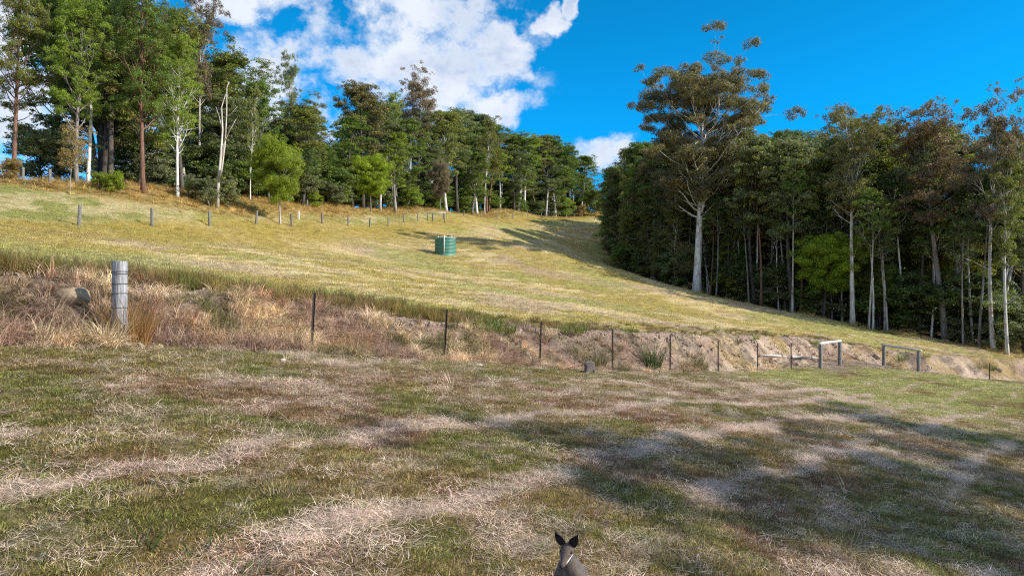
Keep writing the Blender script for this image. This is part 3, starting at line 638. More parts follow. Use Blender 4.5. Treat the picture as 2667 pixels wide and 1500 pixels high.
# bare pale tree with leaning limbs
def bare_tree():
    x, y = ray(553, 64); root = empty('dead_tree', (x, y, h1(x, y))); tag(root, 'bare forked white tree with a slanting limb left of the bright young tree', 'tree')
    s = 64/FPX; m = MB()
    def pth(l): return [((px-553)*s*1.0, oy, (500-py)*s) for px, py, oy in l]
    m.tube(pth([(566, 512, 0), (568, 450, 0), (572, 380, .2), (575, 300, .4), (570, 240, .6), (578, 205, .8)]), np.array([7, 5.5, 4.2, 3.2, 2, .8])*s*.75, 8)
    m.build('trunk', M_BARK, root).color = (.62, .56, .50, 1)
    for nm, l, r in (('limb', [(570, 440, 0), (582, 400, -.3), (592, 340, -.5), (597, 270, -.6), (600, 200, -.8), (606, 185, -.8)], 4.0),
                     ('limb', [(578, 415, 0), (590, 350, -.8), (612, 318, -1.4), (640, 290, -2.2)], 3.2),
                     ('limb', [(574, 300, .4), (560, 262, .9), (548, 235, 1.2)], 1.8), ('limb', [(597, 275, -.6), (612, 262, -.6), (628, 250, -.9)], 1.6)):
        m = MB(); m.tube(pth(l), np.linspace(r, r*.3, len(l))*s*.7, 7); m.build(nm, M_BARK, root).color = (.62, .56, .50, 1)
bare_tree()

# the rows of the forest
def along(P, step, start=0.0):
    P = [np.array(p) for p in P]; out = []; acc = start
    for a, b in zip(P[:-1], P[1:]):
        L = np.linalg.norm(b-a); d = (b-a)/L
        while acc < L: out.append((a+d*acc, np.array([-d[1], d[0]]))); acc += step
        acc -= L
    return out
def interp(px, T_): return float(np.interp(px, [a for a, _ in T_], [b for _, b in T_]))
TOPL = [(-200, -150), (0, -60), (300, -60), (420, -20), (540, 40), (600, 150), (660, 195), (730, 215), (800, 250), (850, 262), (960, 255), (1100, 245), (1190, 268), (1250, 285), (1300, 305),
        (1350, 322), (1400, 336), (1450, 352), (1500, 382), (1560, 400), (1620, 440), (1700, 450)]
TOPR = [(1540, 470), (1600, 440), (1640, 400), (1700, 330), (1800, 330), (1900, 310), (1960, 282), (2050, 278), (2100, 290), (2200, 290), (2260, 270), (2330, 290), (2400, 270), (2550, 300), (2667, 280), (2900, 280)]
def occupied(px, d, tol): return any(abs(px-p)*d/FPX < tol and abs(d-q) < 5 for p, q in KEYS)
KEYS = [(36, 57), (199, 58), (228, 60), (373, 60), (463, 62), (652, 77), (690, 88), (945, 112), (1093, 136), (1814, 85), (2221, 70), (2391, 71), (2462, 69), (2587, 64), (2624, 62), (2145, 74)]
nearpost = lambda px: min(range(len(FENCE_PX)), key=lambda i: abs(FENCE_PX[i][0]-px))+1
ORD = ['zeroth', 'first', 'second', 'third', 'fourth', 'fifth', 'sixth', 'seventh', 'eighth', 'ninth', 'tenth', 'eleventh', 'twelfth', 'thirteenth', 'fourteenth', 'fifteenth', 'sixteenth',
       'seventeenth', 'eighteenth', 'nineteenth', 'twentieth', 'twenty-first', 'twenty-second', 'twenty-third', 'twenty-fourth']
CW = {'green': 'mid green', 'olive': 'olive green', 'dark': 'dark green', 'brown': 'olive brown', 'bright': 'bright green', 'grey': 'grey green', 'mauve': 'brownish'}
seen_l = set(); NTREE = [0]
def forest(line, rows, step, tops, zone, mixk, mixc, pxr, keep=1.0):
    for r in range(rows):
        off = 1.5+r*5.2
        for p, nrm in along(line, step*(1 if r == 0 else 1.15)*(1+.06*r), random.random()*step):
            q = p+nrm*(off+(random.random()-.5)*2.6)+np.array([(random.random()-.5)*2.2, 0]); x, y = q; 
            if y < 30: continue
            px = 1333.5+x/y*FPX
            if not pxr[0] < px < pxr[1]: continue
            if r < 2 and occupied(px, y, 2.2): continue
            z = h1(x, y); top = interp(px, tops); full = (750-top)/FPX*y-z
            hmax = 27; base = min(full, hmax)
            k = random.choices([a for a, _ in mixk], [b for _, b in mixk])[0]
            low = zone == 'left' and r >= 2 and random.random() < (.55 if px > 560 else .25)
            if low: k = 'oak'
            if zone == 'right' and r < 2 and px > 1930: k = random.choice(['slim', 'tall', 'slim'])
            c = random.choices([a for a, _ in mixc], [b for _, b in mixc])[0]
            h = base*(random.choice([.62, .74, .85, .95, 1.0]) if r < 2 else .85+.17*random.random()); h = max(h, 9)
            if low: h = 8+5*random.random(); c = random.choice(['dark', 'green', 'olive'])
            bk = random.choices(['white', 'pale', 'grey', 'dark', 'red'], [1.6, 3.5, 3, 2.2, 1] if r < 2 else [1, 2.5, 3, 3, 1])[0]
            front = r == 0
            if zone == 'left':
                if front: lb = f'{CW[c]} gum fronting the left forest behind the {ORD[nearpost(px)]} far fence post'; g = 'gums at the front of the left forest'
                else: lb = f'{CW[c]} gum deep in the left forest behind the front row, mostly hidden'; g = f'{CW[c]} gums deep in the left forest'
            else:
                if front: lb = f'{CW[c]} {"she oak" if k=="oak" else "gum"} edging the right forest {"left of the giant gum" if px<1800 else "between giant gum and pale forked gum" if px<2221 else "right of the pale forked gum"}'; g = None
                else: lb = f'{CW[c]} tree deep in the right forest behind the edge trees, mostly hidden'; g = f'{CW[c]} trees deep in the right forest'
            if front: g = lb[:90]
            tree(k, x, y, h, c, bk, {'oak': 'she_oak'}.get(k, 'gum_tree'), lb, g, wide=((1.3 if px > 560 else 1.12) if zone == 'left' else .98)*(1+.32*random.random())*(1.0 if k != 'slim' else 1.2)); NTREE[0] += 1
mc = [('green', 4), ('olive', 3), ('dark', 2), ('brown', 1.4), ('grey', 2), ('bright', .9), ('mauve', .6)]
forest(TLINE[1:-1], 4, 5.6, TOPL, 'left', [('dense', 4.5), ('slim', 3.2), ('tall', 2.4), ('open', .6)], mc, (-150, 1640))
forest([ray(1600, 190), ray(1580, 150), ray(1600, 120), ray(1700, 98), ray(1812, 88), ray(1990, 79), ray(2100, 75), ray(2218, 71), ray(2460, 69), ray(2667, 64), ray(2900, 64)][::1], 5, 5.2, TOPR, 'right',
       [('dense', 4), ('oak', 2.0), ('slim', 3), ('tall', 3)], [('green', 2.6), ('olive', 4), ('dark', 1.0), ('brown', 2.2), ('grey', 3.5), ('mauve', 1.5)], (1560, 2900))
for px in range(560, 1600, 26):      # low dark growth that closes the wood behind the trunks
    px2 = px+random.random()*14; d = interp(px2, [(a, b) for a, b, _ in TLINE_PX])+13+random.random()*7; x, y = ray(px2, d)
    tree('oak', x, y, 7.5+5*random.random(), random.choice(['dark', 'green', 'dark']), 'dark', 'she_oak', 'low dark leafy tree filling the shade behind the trunks of the left forest', 'low trees inside the left forest', wide=1.9)
for px in range(1590, 2700, 42):     # young growth along the lit edge of the right wood
    px2 = px+random.random()*26; d = interp(px2, [(1590, 124), (1625, 108), (1700, 98), (1812, 86), (1990, 79), (2218, 71), (2460, 69), (2667, 63)])+1.5+random.random()*2.5
    if occupied(px2, d, 1.2) or (px > 1900 and random.random() < .78): continue
    x, y = ray(px2, d); c = random.choice(['grey', 'green', 'olive', 'dark', 'olive'])
    tree(random.choice(['slim', 'oak', 'slim']), x, y, (7.5+5.5*random.random())*(.8 if px > 2200 else 1), c, random.choice(['pale', 'grey', 'dark', 'white']), 'young_tree', f'{CW[c]} half grown tree at the edge of the right forest', f'{CW[c]} young trees edging the right forest', wide=1.35)
for px in range(1760, 2760, 34):     # low growth deep in the wood at right
    x, y = ray(px+random.random()*20, (84 if px > 2200 else 96)+random.random()*16); tree('oak', x, y, (13 if px > 2200 else 9)+5*random.random(), random.choice(['dark', 'green', 'grey']), 'dark', 'she_oak', 'low dark leafy tree deep in the shade of the right forest', 'low trees deep in the right forest', wide=1.9)
for px in range(570, 1580, 30):      # scrub under the canopy edge
    px2 = px+random.random()*22; d = interp(px2, [(a, b) for a, b, _ in TLINE_PX])+2.5+random.random()*5; x, y = ray(px2, d); c = random.choice(['dark', 'green', 'grey', 'green'])
    tree('shrub', x, y, 2.6+2.6*random.random(), c, 'dark', 'shrub', f'{CW[c]} scrub under the edge of the left forest', f'{CW[c]} scrub of the left forest', 'shrub', wide=1.7)
for px in range(1640, 2720, 34):
    px2 = px+random.random()*26; d = interp(px2, [(1625, 108), (1700, 98), (1812, 86), (1990, 79), (2218, 71), (2460, 69), (2667, 63)])+.5+random.random()*5
    if occupied(px2, d, 1.0): continue
    x, y = ray(px2, d); c = random.choice(['grey', 'green', 'olive', 'dark'])
    tree('shrub', x, y, 1.8+3.2*random.random(), c, 'dark', 'shrub', f'{CW[c]} scrub under the edge of the right forest', f'{CW[c]} scrub of the right forest', 'shrub', wide=1.3)
print('forest trees', NTREE[0])
# thin dark saplings and low scrub inside the wood edges
for px, d, tp, c, l in ((20, 55, 420, 'tan', 'yellow brown scrub bush at far left under the gums'), (262, 57, 455, 'bright', 'small bright green shrub right of the white trunk at left'),
                        (305, 57, 462, 'lime', 'small yellow green shrub left of the very tall red trunked gum'), (505, 63, 472, 'olive', 'olive shrub just right of the thick white trunk'),
                        (545, 63, 476, 'grey', 'straggly grey shrub at the foot of the bare forked tree'), (600, 66, 482, 'grey', 'grey straggly shrub right of the bare forked tree'),
                        (825, 92, 505, 'lime', 'little lime green shrub in the orange grass between the two young trees'), (878, 98, 492, 'grey', 'grey green shrub at the forest foot left of the second young tree'),
                        (1085, 128, 498, 'bright', 'bright green shrub at the foot of the long dark trunk'), (1480, 215, 520, 'bright', 'bright green shrub near the far end of the fence, left one'),
                        (1550, 225, 505, 'green', 'rounded green shrub at the far end of the fence, right one'), (1515, 222, 540, 'tan', 'low brown scrub by the last far fence posts')):
    key('shrub', px, d, tp, c, 'grey', 'shrub', l, cat='shrub', wide=1.25)
for i in range(26):
    if i < 12:
        px = 60+i*125+random.random()*60; d = interp(px, [(a, b) for a, b, _ in TLINE_PX])+5+random.random()*8; zone = 'left'
    else:
        px = 1640+(i-12)*75+random.random()*40; d = interp(px, [(1640, 108), (1812, 85), (2218, 69), (2660, 62)])+4+random.random()*8; zone = 'right'
    x, y = ray(px, d); tree('shrub', x, y, 3+3*random.random(), random.choice(['dark', 'green', 'grey']), 'dark', 'shrub', f'dark undergrowth shrub in the shade of the {zone} forest', f'undergrowth of the {zone} forest', 'shrub', wide=1.5)
# slender poles of young gums along and just inside the right wood
PLACES = 'left of the giant gum', 'between the giant gum and the yellow green bush', 'between the yellow green bush and the flat topped gum', 'right of the flat topped gum'
for i in range(64):
    px = 1650+i*16.5+random.random()*18; d = interp(px, [(1640, 108), (1812, 85), (2218, 70), (2660, 63)])-.3+random.random()*8
    if occupied(px, d, .8): continue
    bk = random.choice(['dark', 'grey', 'pale', 'pale', 'white', 'grey', 'red']); wz = PLACES[0 if px < 1812 else 1 if px < 2145 else 2 if px < 2462 else 3]
    x, y = ray(px, d); tree('pole', x, y, 12+7*random.random(), random.choice(['grey', 'green', 'olive', 'dark']), bk, 'sapling', f'thin {bk} trunked pole gum {wz}', f'thin {bk} pole gums {wz}', 'sapling', wide=1.0)
# trees standing beyond the right of the frame, whose long shade crosses the near paddock
for x, y, h, k in ((32, 3, 24, 'tall'), (38, 7, 25, 'open'), (44, 12, 26, 'tall'), (36, -4, 22, 'slim'), (55, 27, 14, 'tall'), (62, 33, 15, 'open')):
    tree(k, x, y, h, 'olive', 'grey', 'gum_tree', 'gum standing beyond the right edge of the picture', 'gums beyond the right edge', wide=1.2)

# ------------------------------------------------------------------ posts, tank, rails
def mat_simple(name, col, rough=.8, metal=0.0, nscale=20, lo_=.7, hi_=1.2, stretch=(1, 1, 1), bump=.2):
    m = bpy.data.materials.new(name); m.use_nodes = True; t = NT(m.node_tree); p = t.n('ShaderNodeTexCoord').outputs['Object']
    a = t.noise(t.vm('MULTIPLY', p, stretch), nscale, 5, .65)
    c = t.mix(t.ramp(a, .3, .7), rgb(*[v*lo_ for v in col]), rgb(*[min(1, v*hi_) for v in col]))
    b = t.n('ShaderNodeBsdfPrincipled'); t.l(c, b.inputs['Base Color']); b.inputs['Roughness'].default_value = rough; b.inputs['Metallic'].default_value = metal
    bp = t.n('ShaderNodeBump'); bp.inputs['Strength'].default_value = bump; bp.inputs['Distance'].default_value = .02; t.l(a, bp.inputs['Height']); t.l(bp.outputs[0], b.inputs['Normal'])
    o = t.n('ShaderNodeOutputMaterial'); t.l(b.outputs[0], o.inputs[0]); return m
M_POST = mat_simple('weathered_timber', (.34, .335, .345), .9, 0, 9, .5, 1.35, (5, 5, .35), .8)
M_GREYP = mat_simple('grey_split_timber', (.20, .19, .18), .9, 0, 10, .5, 1.3, (5, 5, .5), .6)
M_RAIL = mat_simple('bleached_rail', (.62, .58, .54), .85, 0, 9, .7, 1.1, (.6, 6, 6), .4)
M_STEEL = mat_simple('dark_picket_steel', (.030, .022, .018), .6, .3, 30)
M_WIRE = mat_simple('rusty_wire', (.06, .045, .038), .6, .6, 50)
M_ROCK = mat_simple('sandstone', (.31, .23, .155), .95, 0, 3.5, .6, 1.2, (1, 1, 1), .8)
M_WROCK = mat_simple('pale_stone', (.62, .56, .49), .95, 0, 5, .7, 1.15, (1, 1, 1), .8)
M_WHITE = mat_simple('white_paint', (.80, .80, .78), .5, 0, 8, .9, 1.05)
def cyl_post(name, r, h, seed, mat, parent, taper=.93, sink=.5):
    zz = [-sink, 0, h*.25, h*.5, h*.75, h-.03, h-.004, h]; m = MB(); r_ = np.random.default_rng(seed)
    th_ = np.arange(26)/26*2*math.pi; jag = 1+.055*np.sin(th_*3+seed)+.05*(r_.random(26)-.5); V = []
    for z in zz:
        k = 1-(1-taper)*max(z, 0)/h; k *= (.95 if z > h-.005 else 1); wob = 1+.012*np.sin(th_*5+z*4)
        for j, t in enumerate(th_): V.append((r*k*jag[j]*wob[j]*math.cos(t), r*k*jag[j]*wob[j]*math.sin(t), z+(.006*r_.random() if z > h-.02 else 0)))
    F = [(i*26+j, i*26+(j+1) % 26, (i+1)*26+(j+1) % 26, (i+1)*26+j) for i in range(len(zz)-1) for j in range(26)]; F.append(tuple((len(zz)-1)*26+j for j in range(26)))
    m.add(V, F); return m.build(name, mat, parent)
# big strainer post
x, y = ray(312, 12.9); z = h1(x, y); hp = (750-681)/FPX*12.9-z
bp_ = empty('strainer_post', (x, y, z)); tag(bp_, 'thick round weathered grey timber post wound with wire, on the bank at left', 'post')
cyl_post('shaft', .130, hp, 4, M_POST, bp_, .98)
def ring(r, zc, tilt, wr=.004):
    m = MB(); a = np.linspace(0, 2*math.pi, 41); m.tube(np.c_[r*np.cos(a), r*np.sin(a), zc+tilt*np.cos(a+.6)], wr, 6, cap=False); return m
for zc, tl in ((hp-.20, .014), (hp-.225, -.006), (hp-.42, .006), (hp-.60, .010), (hp-.86, .004)): ring(.1395, zc, tl, .0045).build('wire_band', M_WIRE, bp_)
# star pickets
PK = [(815, 762, 16.8, .05), (1160, 805, 20.2, .05), (1407, 838, 23.6, .03), (1595, 857, 26.8, .0), (1745, 872, 30, .0), (1870, 887, 33.5, .0), (1973, 893, 36.6, .0), (2060, 893, 39.5, .0)]
def picket(px, top, d, lean, label, group='steel pickets along the foot of the bank', hh=None):
    x, y = ray(px, d); z = h1(x, y); h = max(.7, (750-top)/FPX*d-z); 
    root = empty('star_picket', (x-lean*h*.5, y, z)); root.rotation_euler = (0, lean, random.random()*.3); tag(root, label, 'fence post', group)
    m = MB(); V = []; w_ = .036
    for a in (90, 210, 330):
        ca_, sa_ = math.cos(R(a)), math.sin(R(a)); px_, py_ = -sa_*.0035, ca_*.0035
        m.add([(px_, py_, -.3), (-px_, -py_, -.3), (ca_*w_-px_, sa_*w_-py_, -.3), (ca_*w_+px_, sa_*w_+py_, -.3),
               (px_, py_, h), (-px_, -py_, h), (ca_*w_-px_, sa_*w_-py_, h-.01), (ca_*w_+px_, sa_*w_+py_, h-.01)],
              [(0, 1, 2, 3), (4, 7, 6, 5), (0, 3, 7, 4), (1, 5, 6, 2), (0, 4, 5, 1), (3, 2, 6, 7)])
    m.build('steel_section', M_STEEL, root, False)
    m = MB(); m.box((0, 0, h-.06), (.05, .012, .02)); m.build('wire_clip', M_WIRE, root, False); return root
for i, (px, tp, d, ln) in enumerate(PK): picket(px, tp, d, ln, f'thin dark steel picket, {ORD[i+1]} from the left at the foot of the bank')
picket(2577, 945, 51, .02, 'short thin picket beside a weed near the right edge, past the rail frames')
# timber rail frames
def frame(pa, ta, ba, da, pb, tb, bb, db, label):
    xa, ya = ray(pa, da); xb, yb = ray(pb, db); za, zb = h1(xa, ya), h1(xb, yb); ha = (750-ta)/FPX*da; hb = (750-tb)/FPX*db
    root = empty('rail_frame', (xa, ya, za)); tag(root, label, 'rail frame', 'timber rail frames')
    p1 = cyl_post('post', .115, ha-za, 7, M_GREYP, root); p2 = cyl_post('post', .115, hb-zb, 9, M_GREYP, root); p2.location = (xb-xa, yb-ya, zb-za)
    A = np.array([0, 0, ha-za+.05]); B = np.array([xb-xa, yb-ya, hb-za+.05]); D = (B-A)/np.linalg.norm(B-A)
    m = MB(); m.tube([A-D*.2, A+D*.3, (A+B)/2+np.array([0, 0, .015]), B-D*.3, B+D*.2], [.085, .09, .08, .078, .07], 12, jag=.04, seed=3); m.build('rail', M_RAIL, root)
frame(2137, 897, 957, 42, 2187, 890, 955, 44.5, 'timber frame of two round posts and a bleached top rail, the nearer left one')
frame(2302, 900, 953, 48.5, 2392, 914, 969, 46, 'wider timber rail frame standing on bare earth at right, its rail sloping down rightwards')
# pale rail lying along the foot of the bank
PT = [hit(px, py, 20, 60) for px, py in ((1980, 927), (2030, 929), (2085, 932), (2132, 934))]
fr = empty('fallen_rail', PT[0]); tag(fr, 'long thin pale rail lying on the bank left of the first timber frame', 'rail')
m = MB(); m.tube([np.array(p)-np.array(PT[0])+np.array([0, 0, .05]) for p in PT], [.045, .05, .05, .04], 9, jag=.05); m.build('rail_wood', M_RAIL, fr)
# far fence posts
for i, (px, d, b) in enumerate(FENCE_PX):
    x, y = ray(px, d); z = h1(x, y); root = empty('fence_post', (x, y, z)); root.rotation_euler = ((random.random()-.5)*.05, (random.random()-.5)*.09-.015, random.random()*6)
    tag(root, f'split grey timber fence post, {ORD[i+1]} from the left along the far fence', 'fence post', 'timber posts of the far fence')
    hh = [1.32, 1.30, 1.26, 1.28, 1.32, 1.25, 1.22, 1.26][i % 8]*(1 if i < 12 else .95)
    cyl_post('shaft', (.105 if i < 8 else .10)*(1.5 if px == 1127 else 1)*(1 if d < 140 else 1.0), hh, 20+i, M_GREYP, root, .96)
x, y = ray(1114, 117); 
gx = empty('horse_rail', (x, y, h1(x, y))); tag(gx, 'low pale rail hung between fence posts in mid field', 'rail')
m = MB(); m.tube([(-.2, 0, 1.25), (1.4, .2, 1.28), (3.0, .4, 1.25)], .05, 8); m.build('rail', M_RAIL, gx)
m = MB(); m.tube([(0, 0, -.3), (0, 0, 1.25)], .09, 8); m.tube([(2.8, .4, -.8), (2.8, .4, 1.25)], .09, 8); m.build('post', M_GREYP, gx)
# old rail fence at the forest foot
for i, (px, d) in enumerate(((60, 55.5), (130, 56.5), (262, 57.5), (314, 58.5), (490, 63), (700, 79), (800, 88))):
    x, y = ray(px, d); root = empty('fence_post', (x, y, h1(x, y))); tag(root, f'old grey post at the foot of the left forest, {ORD[i+1]} from the left', 'fence post', 'old posts at the forest foot')
    cyl_post('shaft', .11, 1.15, 50+i, M_GREYP, root)
x, y = ray(778, 75); wp = empty('marker_post', (x, y, h1(x, y))); tag(wp, 'short white marker peg in the orange grass right of the larger young tree', 'post')
m = MB(); m.box((0, 0, .4), (.16, .10, 1.0)); m.build('shaft', M_WHITE, wp, False); m = MB(); m.box((0, 0, .915), (.18, .12, .03)); m.build('cap', M_WHITE, wp, False)

# water tank
def mat_tank():
    m = mat_simple('green_poly_tank', (.075, .215, .165), .45, 0, 2.5, .85, 1.15, (1, 1, .3), .05); return m
M_TANK = mat_tank(); M_TROOF = mat_simple('pale_green_roof', (.34, .46, .43), .4, 0, 3, .9, 1.1); M_BLK = mat_simple('black_plastic', (.01, .01, .01), .5)
d = 77; x, y = ray(1160, d); z = h1(x, y); tk = empty('water_tank', (x, y, z)); tag(tk, 'round ribbed green water tank standing alone in the paddock', 'water tank')
Rk, Hk = 1.17, 1.70; prof = [(Rk*.99, -.5), (Rk*.99, 0)]
nr = 11
for i in range(nr):
    z0 = Hk*i/nr; z1 = Hk*(i+1)/nr
    for f, k in ((.05, .955), (.15, .985), (.32, 1.0), (.68, 1.0), (.85, .985), (.95, .955)): prof.append((Rk*k, z0+(z1-z0)*f))
m = MB(); m.lathe(prof, 48); m.build('wall', M_TANK, tk)
m = MB(); m.lathe([(Rk*.955, Hk-.005), (Rk*1.02, Hk+.005), (Rk*1.02, Hk+.05), (Rk*.9, Hk+.09), (Rk*.5, Hk+.17), (Rk*.22, Hk+.20), (.001, Hk+.21)], 48); m.build('roof', M_TROOF, tk)
m = MB(); m.lathe([(.24, Hk+.12), (.24, Hk+.27), (.20, Hk+.29), (.001, Hk+.29)], 24, (.42, -.35, 0)); m.build('hatch', M_BLK, tk)
m = MB(); m.tube([(-.02, -Rk-.05, .02), (-.02, -Rk-.05, Hk+.10), (-.02, -Rk+.10, Hk+.20), (-.05, -.35, Hk+.27), (-.05, 0, Hk+.25)], .048, 10); m.build('overflow_pipe', M_WHITE, tk)
m = MB()
for a in range(0, 360, 45): m.box((math.cos(R(a))*Rk*.85, math.sin(R(a))*Rk*.85, Hk+.105), (.16, .05, .06), (0, 0, R(a)))
m.build('roof_lugs', M_WHITE, tk, False)

# ------------------------------------------------------------------ rocks one can single out
def rock(px, py, w_, h_, mat, label, seed, group=None):
    import bmesh
    x, y, z = hit(px, py, 5, 90); s = y/FPX; r_ = random.Random(seed); bm = bmesh.new(); bmesh.ops.create_icosphere(bm, subdivisions=3, radius=1)
    f = [(Vector((r_.gauss(0, 1), r_.gauss(0, 1), r_.gauss(0, 1))).normalized(), .72+.22*r_.random()) for _ in range(26)]
    for v in bm.verts:
        for n_, k in f:
            e = v.co.dot(n_)-k
            if e > 0: v.co -= n_*e*.9
        v.co *= 1+.03*(r_.random()-.5); v.co = Vector((v.co.x*w_*s/2, v.co.y*w_*s/2*.8, v.co.z*h_*s*.62))
    me = bpy.data.meshes.new('rock'); bm.to_mesh(me); bm.free(); me.materials.append(mat); o = link('rock', me, loc=(x, y, z+h_*s*.02)); o.rotation_euler[2] = r_.random()*.6-.3
    tag(o, label, 'rock', group)
for i, (px, py, w_, h_, mt, lb) in enumerate([
    (188, 776, 100, 50, M_ROCK, 'large tan boulder half buried in dead grass left of the thick post'), (8, 756, 40, 30, M_ROCK, 'tan boulder at the very left edge of the bank'),
    (512, 845, 30, 20, M_WROCK, 'pale angular stone on the bank between the thick post and the first picket'), (425, 770, 34, 14, M_WROCK, 'flat pale stone on the bank edge just right of the thick post'),
    (455, 776, 26, 14, M_WROCK, 'second flat pale stone on the bank edge right of the thick post'), (850, 838, 30, 22, M_ROCK, 'tan block of stone just right of the first picket'),
    (737, 940, 18, 13, M_WROCK, 'grey white stone lying on the grass below the first picket'), (658, 934, 10, 7, M_WROCK, 'small white stone on the grass left of the grey white one'),
    (1248, 952, 24, 8, M_WROCK, 'flat grey stone at the grass edge between the second and third pickets'), (1300, 888, 26, 18, M_ROCK, 'tan stone on the bank left of the third picket'),
    (870, 898, 36, 24, M_ROCK, 'brown stone low on the bank right of the first picket'), (1430, 915, 22, 12, M_ROCK, 'brown stone low on the bank right of the third picket'),
    (2282, 930, 24, 18, M_ROCK, 'stone left of the wider timber rail frame'), (2600, 965, 20, 14, M_ROCK, 'reddish stone past the short picket at right')]): rock(px, py, w_, h_, mt, lb, 400+i)

# ------------------------------------------------------------------ single plants
def blade_plant(name, px, py, h_px, label, cat, col, n=40, rad_=.12, wide=.02, lean=.5, mat=None, bend=.5, seed=0, flat=0, group=None):
    x, y, z = hit(px, py, 3, 120); h = h_px*y/FPX; V, F, S = blades(n, rad_, h, wide, lean, 700+seed, bend=bend, seg=5)
    me = np_mesh(name, V, F, [mat or M_PLANT]); a = me.attributes.new('shade', 'FLOAT', 'POINT'); a.data.foreach_set('value', S.astype(np.float32))
    o = link(name, me, loc=(x, y, z-.02)); o.color = (*col, 1); tag(o, label, cat, group); return o
def mat_plant():
    m = bpy.data.materials.new('plant_blades'); m.use_nodes = True; t = NT(m.node_tree); oi = t.n('ShaderNodeObjectInfo'); sh = t.n('ShaderNodeAttribute', attribute_name='shade')
    c = t.vm('SCALE', oi.outputs['Color']); t.l(t.math('ADD', .5, sh.outputs['Fac']), c.node.inputs['Scale'])
    b = t.n('ShaderNodeBsdfPrincipled'); t.l(c, b.inputs['Base Color']); b.inputs['Roughness'].default_value = .6; tr = t.n('ShaderNodeBsdfTranslucent'); t.l(c, tr.inputs[0])
    mx = t.n('ShaderNodeMixShader'); mx.inputs[0].default_value = .35; t.l(b.outputs[0], mx.inputs[1]); t.l(tr.outputs[0], mx.inputs[2]); o = t.n('ShaderNodeOutputMaterial'); t.l(mx.outputs[0], o.inputs[0]); return m
M_PLANT = mat_plant()
G1 = (.055, .110, .025); G2 = (.16, .20, .03); G3 = (.40, .22, .07); G4 = (.20, .18, .07)
for i, (px, py, hp_, lb, cl_, n, rd, wd, ln) in enumerate([
    (95, 1475, 85, 'sparse green blades rising from hay at the bottom left corner', G1, 9, .06, .014, .55),
    (385, 1430, 90, 'green grass clump with a tall seed head at bottom left', G1, 13, .07, .012, .35),
    (525, 1440, 78, 'broader green grass clump right of the seed head clump at bottom', G1, 24, .10, .013, .45),
    (600, 1495, 50, 'bright green low grass clump at the bottom edge', (.10, .19, .03), 40, .14, .012, .7),
    (670, 1490, 50, 'dark green grass clump at the bottom edge right of the bright one', G1, 22, .09, .012, .5),
    (100, 1225, 60, 'dark green tuft among the grass at left above the bottom clumps', G1, 16, .1, .012, .4)]):
    blade_plant('grass_clump', px, py, hp_, lb, 'grass clump', cl_, n, rd, wd, ln, seed=i)
for i, (px, py, hp_, lb, cl_, n, rd, wd, ln) in enumerate([
    (345, 897, 165, 'golden orange tuft of dead grass leaning on the thick post', G3, 380, .30, .012, .40), (930, 915, 75, 'orange brown grass tuft right of the first picket', G3, 200, .35, .014, .5),
    (266, 900, 115, 'pale yellow tuft of tall dead grass left of the thick post', (.50, .38, .21), 220, .35, .011, .4),
    (80, 885, 72, 'pale tall dead grass tuft at far left of the bank', (.44, .33, .20), 260, .4, .011, .4),
    (1545, 950, 78, 'round olive green weed left of the fourth picket', G4, 260, .55, .016, .55), (1700, 955, 80, 'dark green weed bush just left of the fifth picket', (.075, .115, .03), 260, .4, .018, .35),
    (1800, 958, 66, 'wide olive weed between the fifth and sixth pickets', G4, 320, .7, .014, .45), (1265, 862, 58, 'green rush clump on top of the bank right of the second picket', G2, 260, .7, .018, .5),
    (1310, 866, 50, 'second green clump on top of the bank, before the third picket', G2, 200, .5, .018, .5), (1495, 867, 42, 'yellow green clump atop the bank left of the fourth picket', G2, 240, .5, .018, .5),
    (1640, 865, 24, 'small yellow green clump atop the bank right of the fourth picket', G2, 160, .4, .018, .5), (1965, 885, 22, 'lime tuft on the edge above the seventh picket', (.24, .30, .03), 90, .3, .025, .7),
    (1920, 892, 26, 'dull green tuft on the edge before the seventh picket', G4, 110, .35, .02, .6), (2120, 897, 24, 'lime spiky tuft left of the first rail frame', (.24, .30, .03), 90, .3, .025, .7),
    (2352, 938, 40, 'tall yellow green weed inside the wider rail frame', G2, 110, .4, .018, .4), (2405, 930, 30, 'yellow grass tuft behind the right post of the wider frame', (.30, .27, .06), 120, .5, .018, .5),
    (2550, 958, 26, 'low green weed patch left of the short picket', G4, 160, .8, .02, .6), (2582, 965, 26, 'bushy green weed topping out behind the short picket', (.10, .14, .03), 120, .3, .02, .5),
    (425, 730, 32, 'dark olive grass mound right of the thick post on the bank top', (.16, .15, .035), 300, .5, .014, .5)]):
    blade_plant('weed_clump', px, py, hp_, lb, 'grass tuft', cl_, n, rd, wd, ln, seed=20+i)

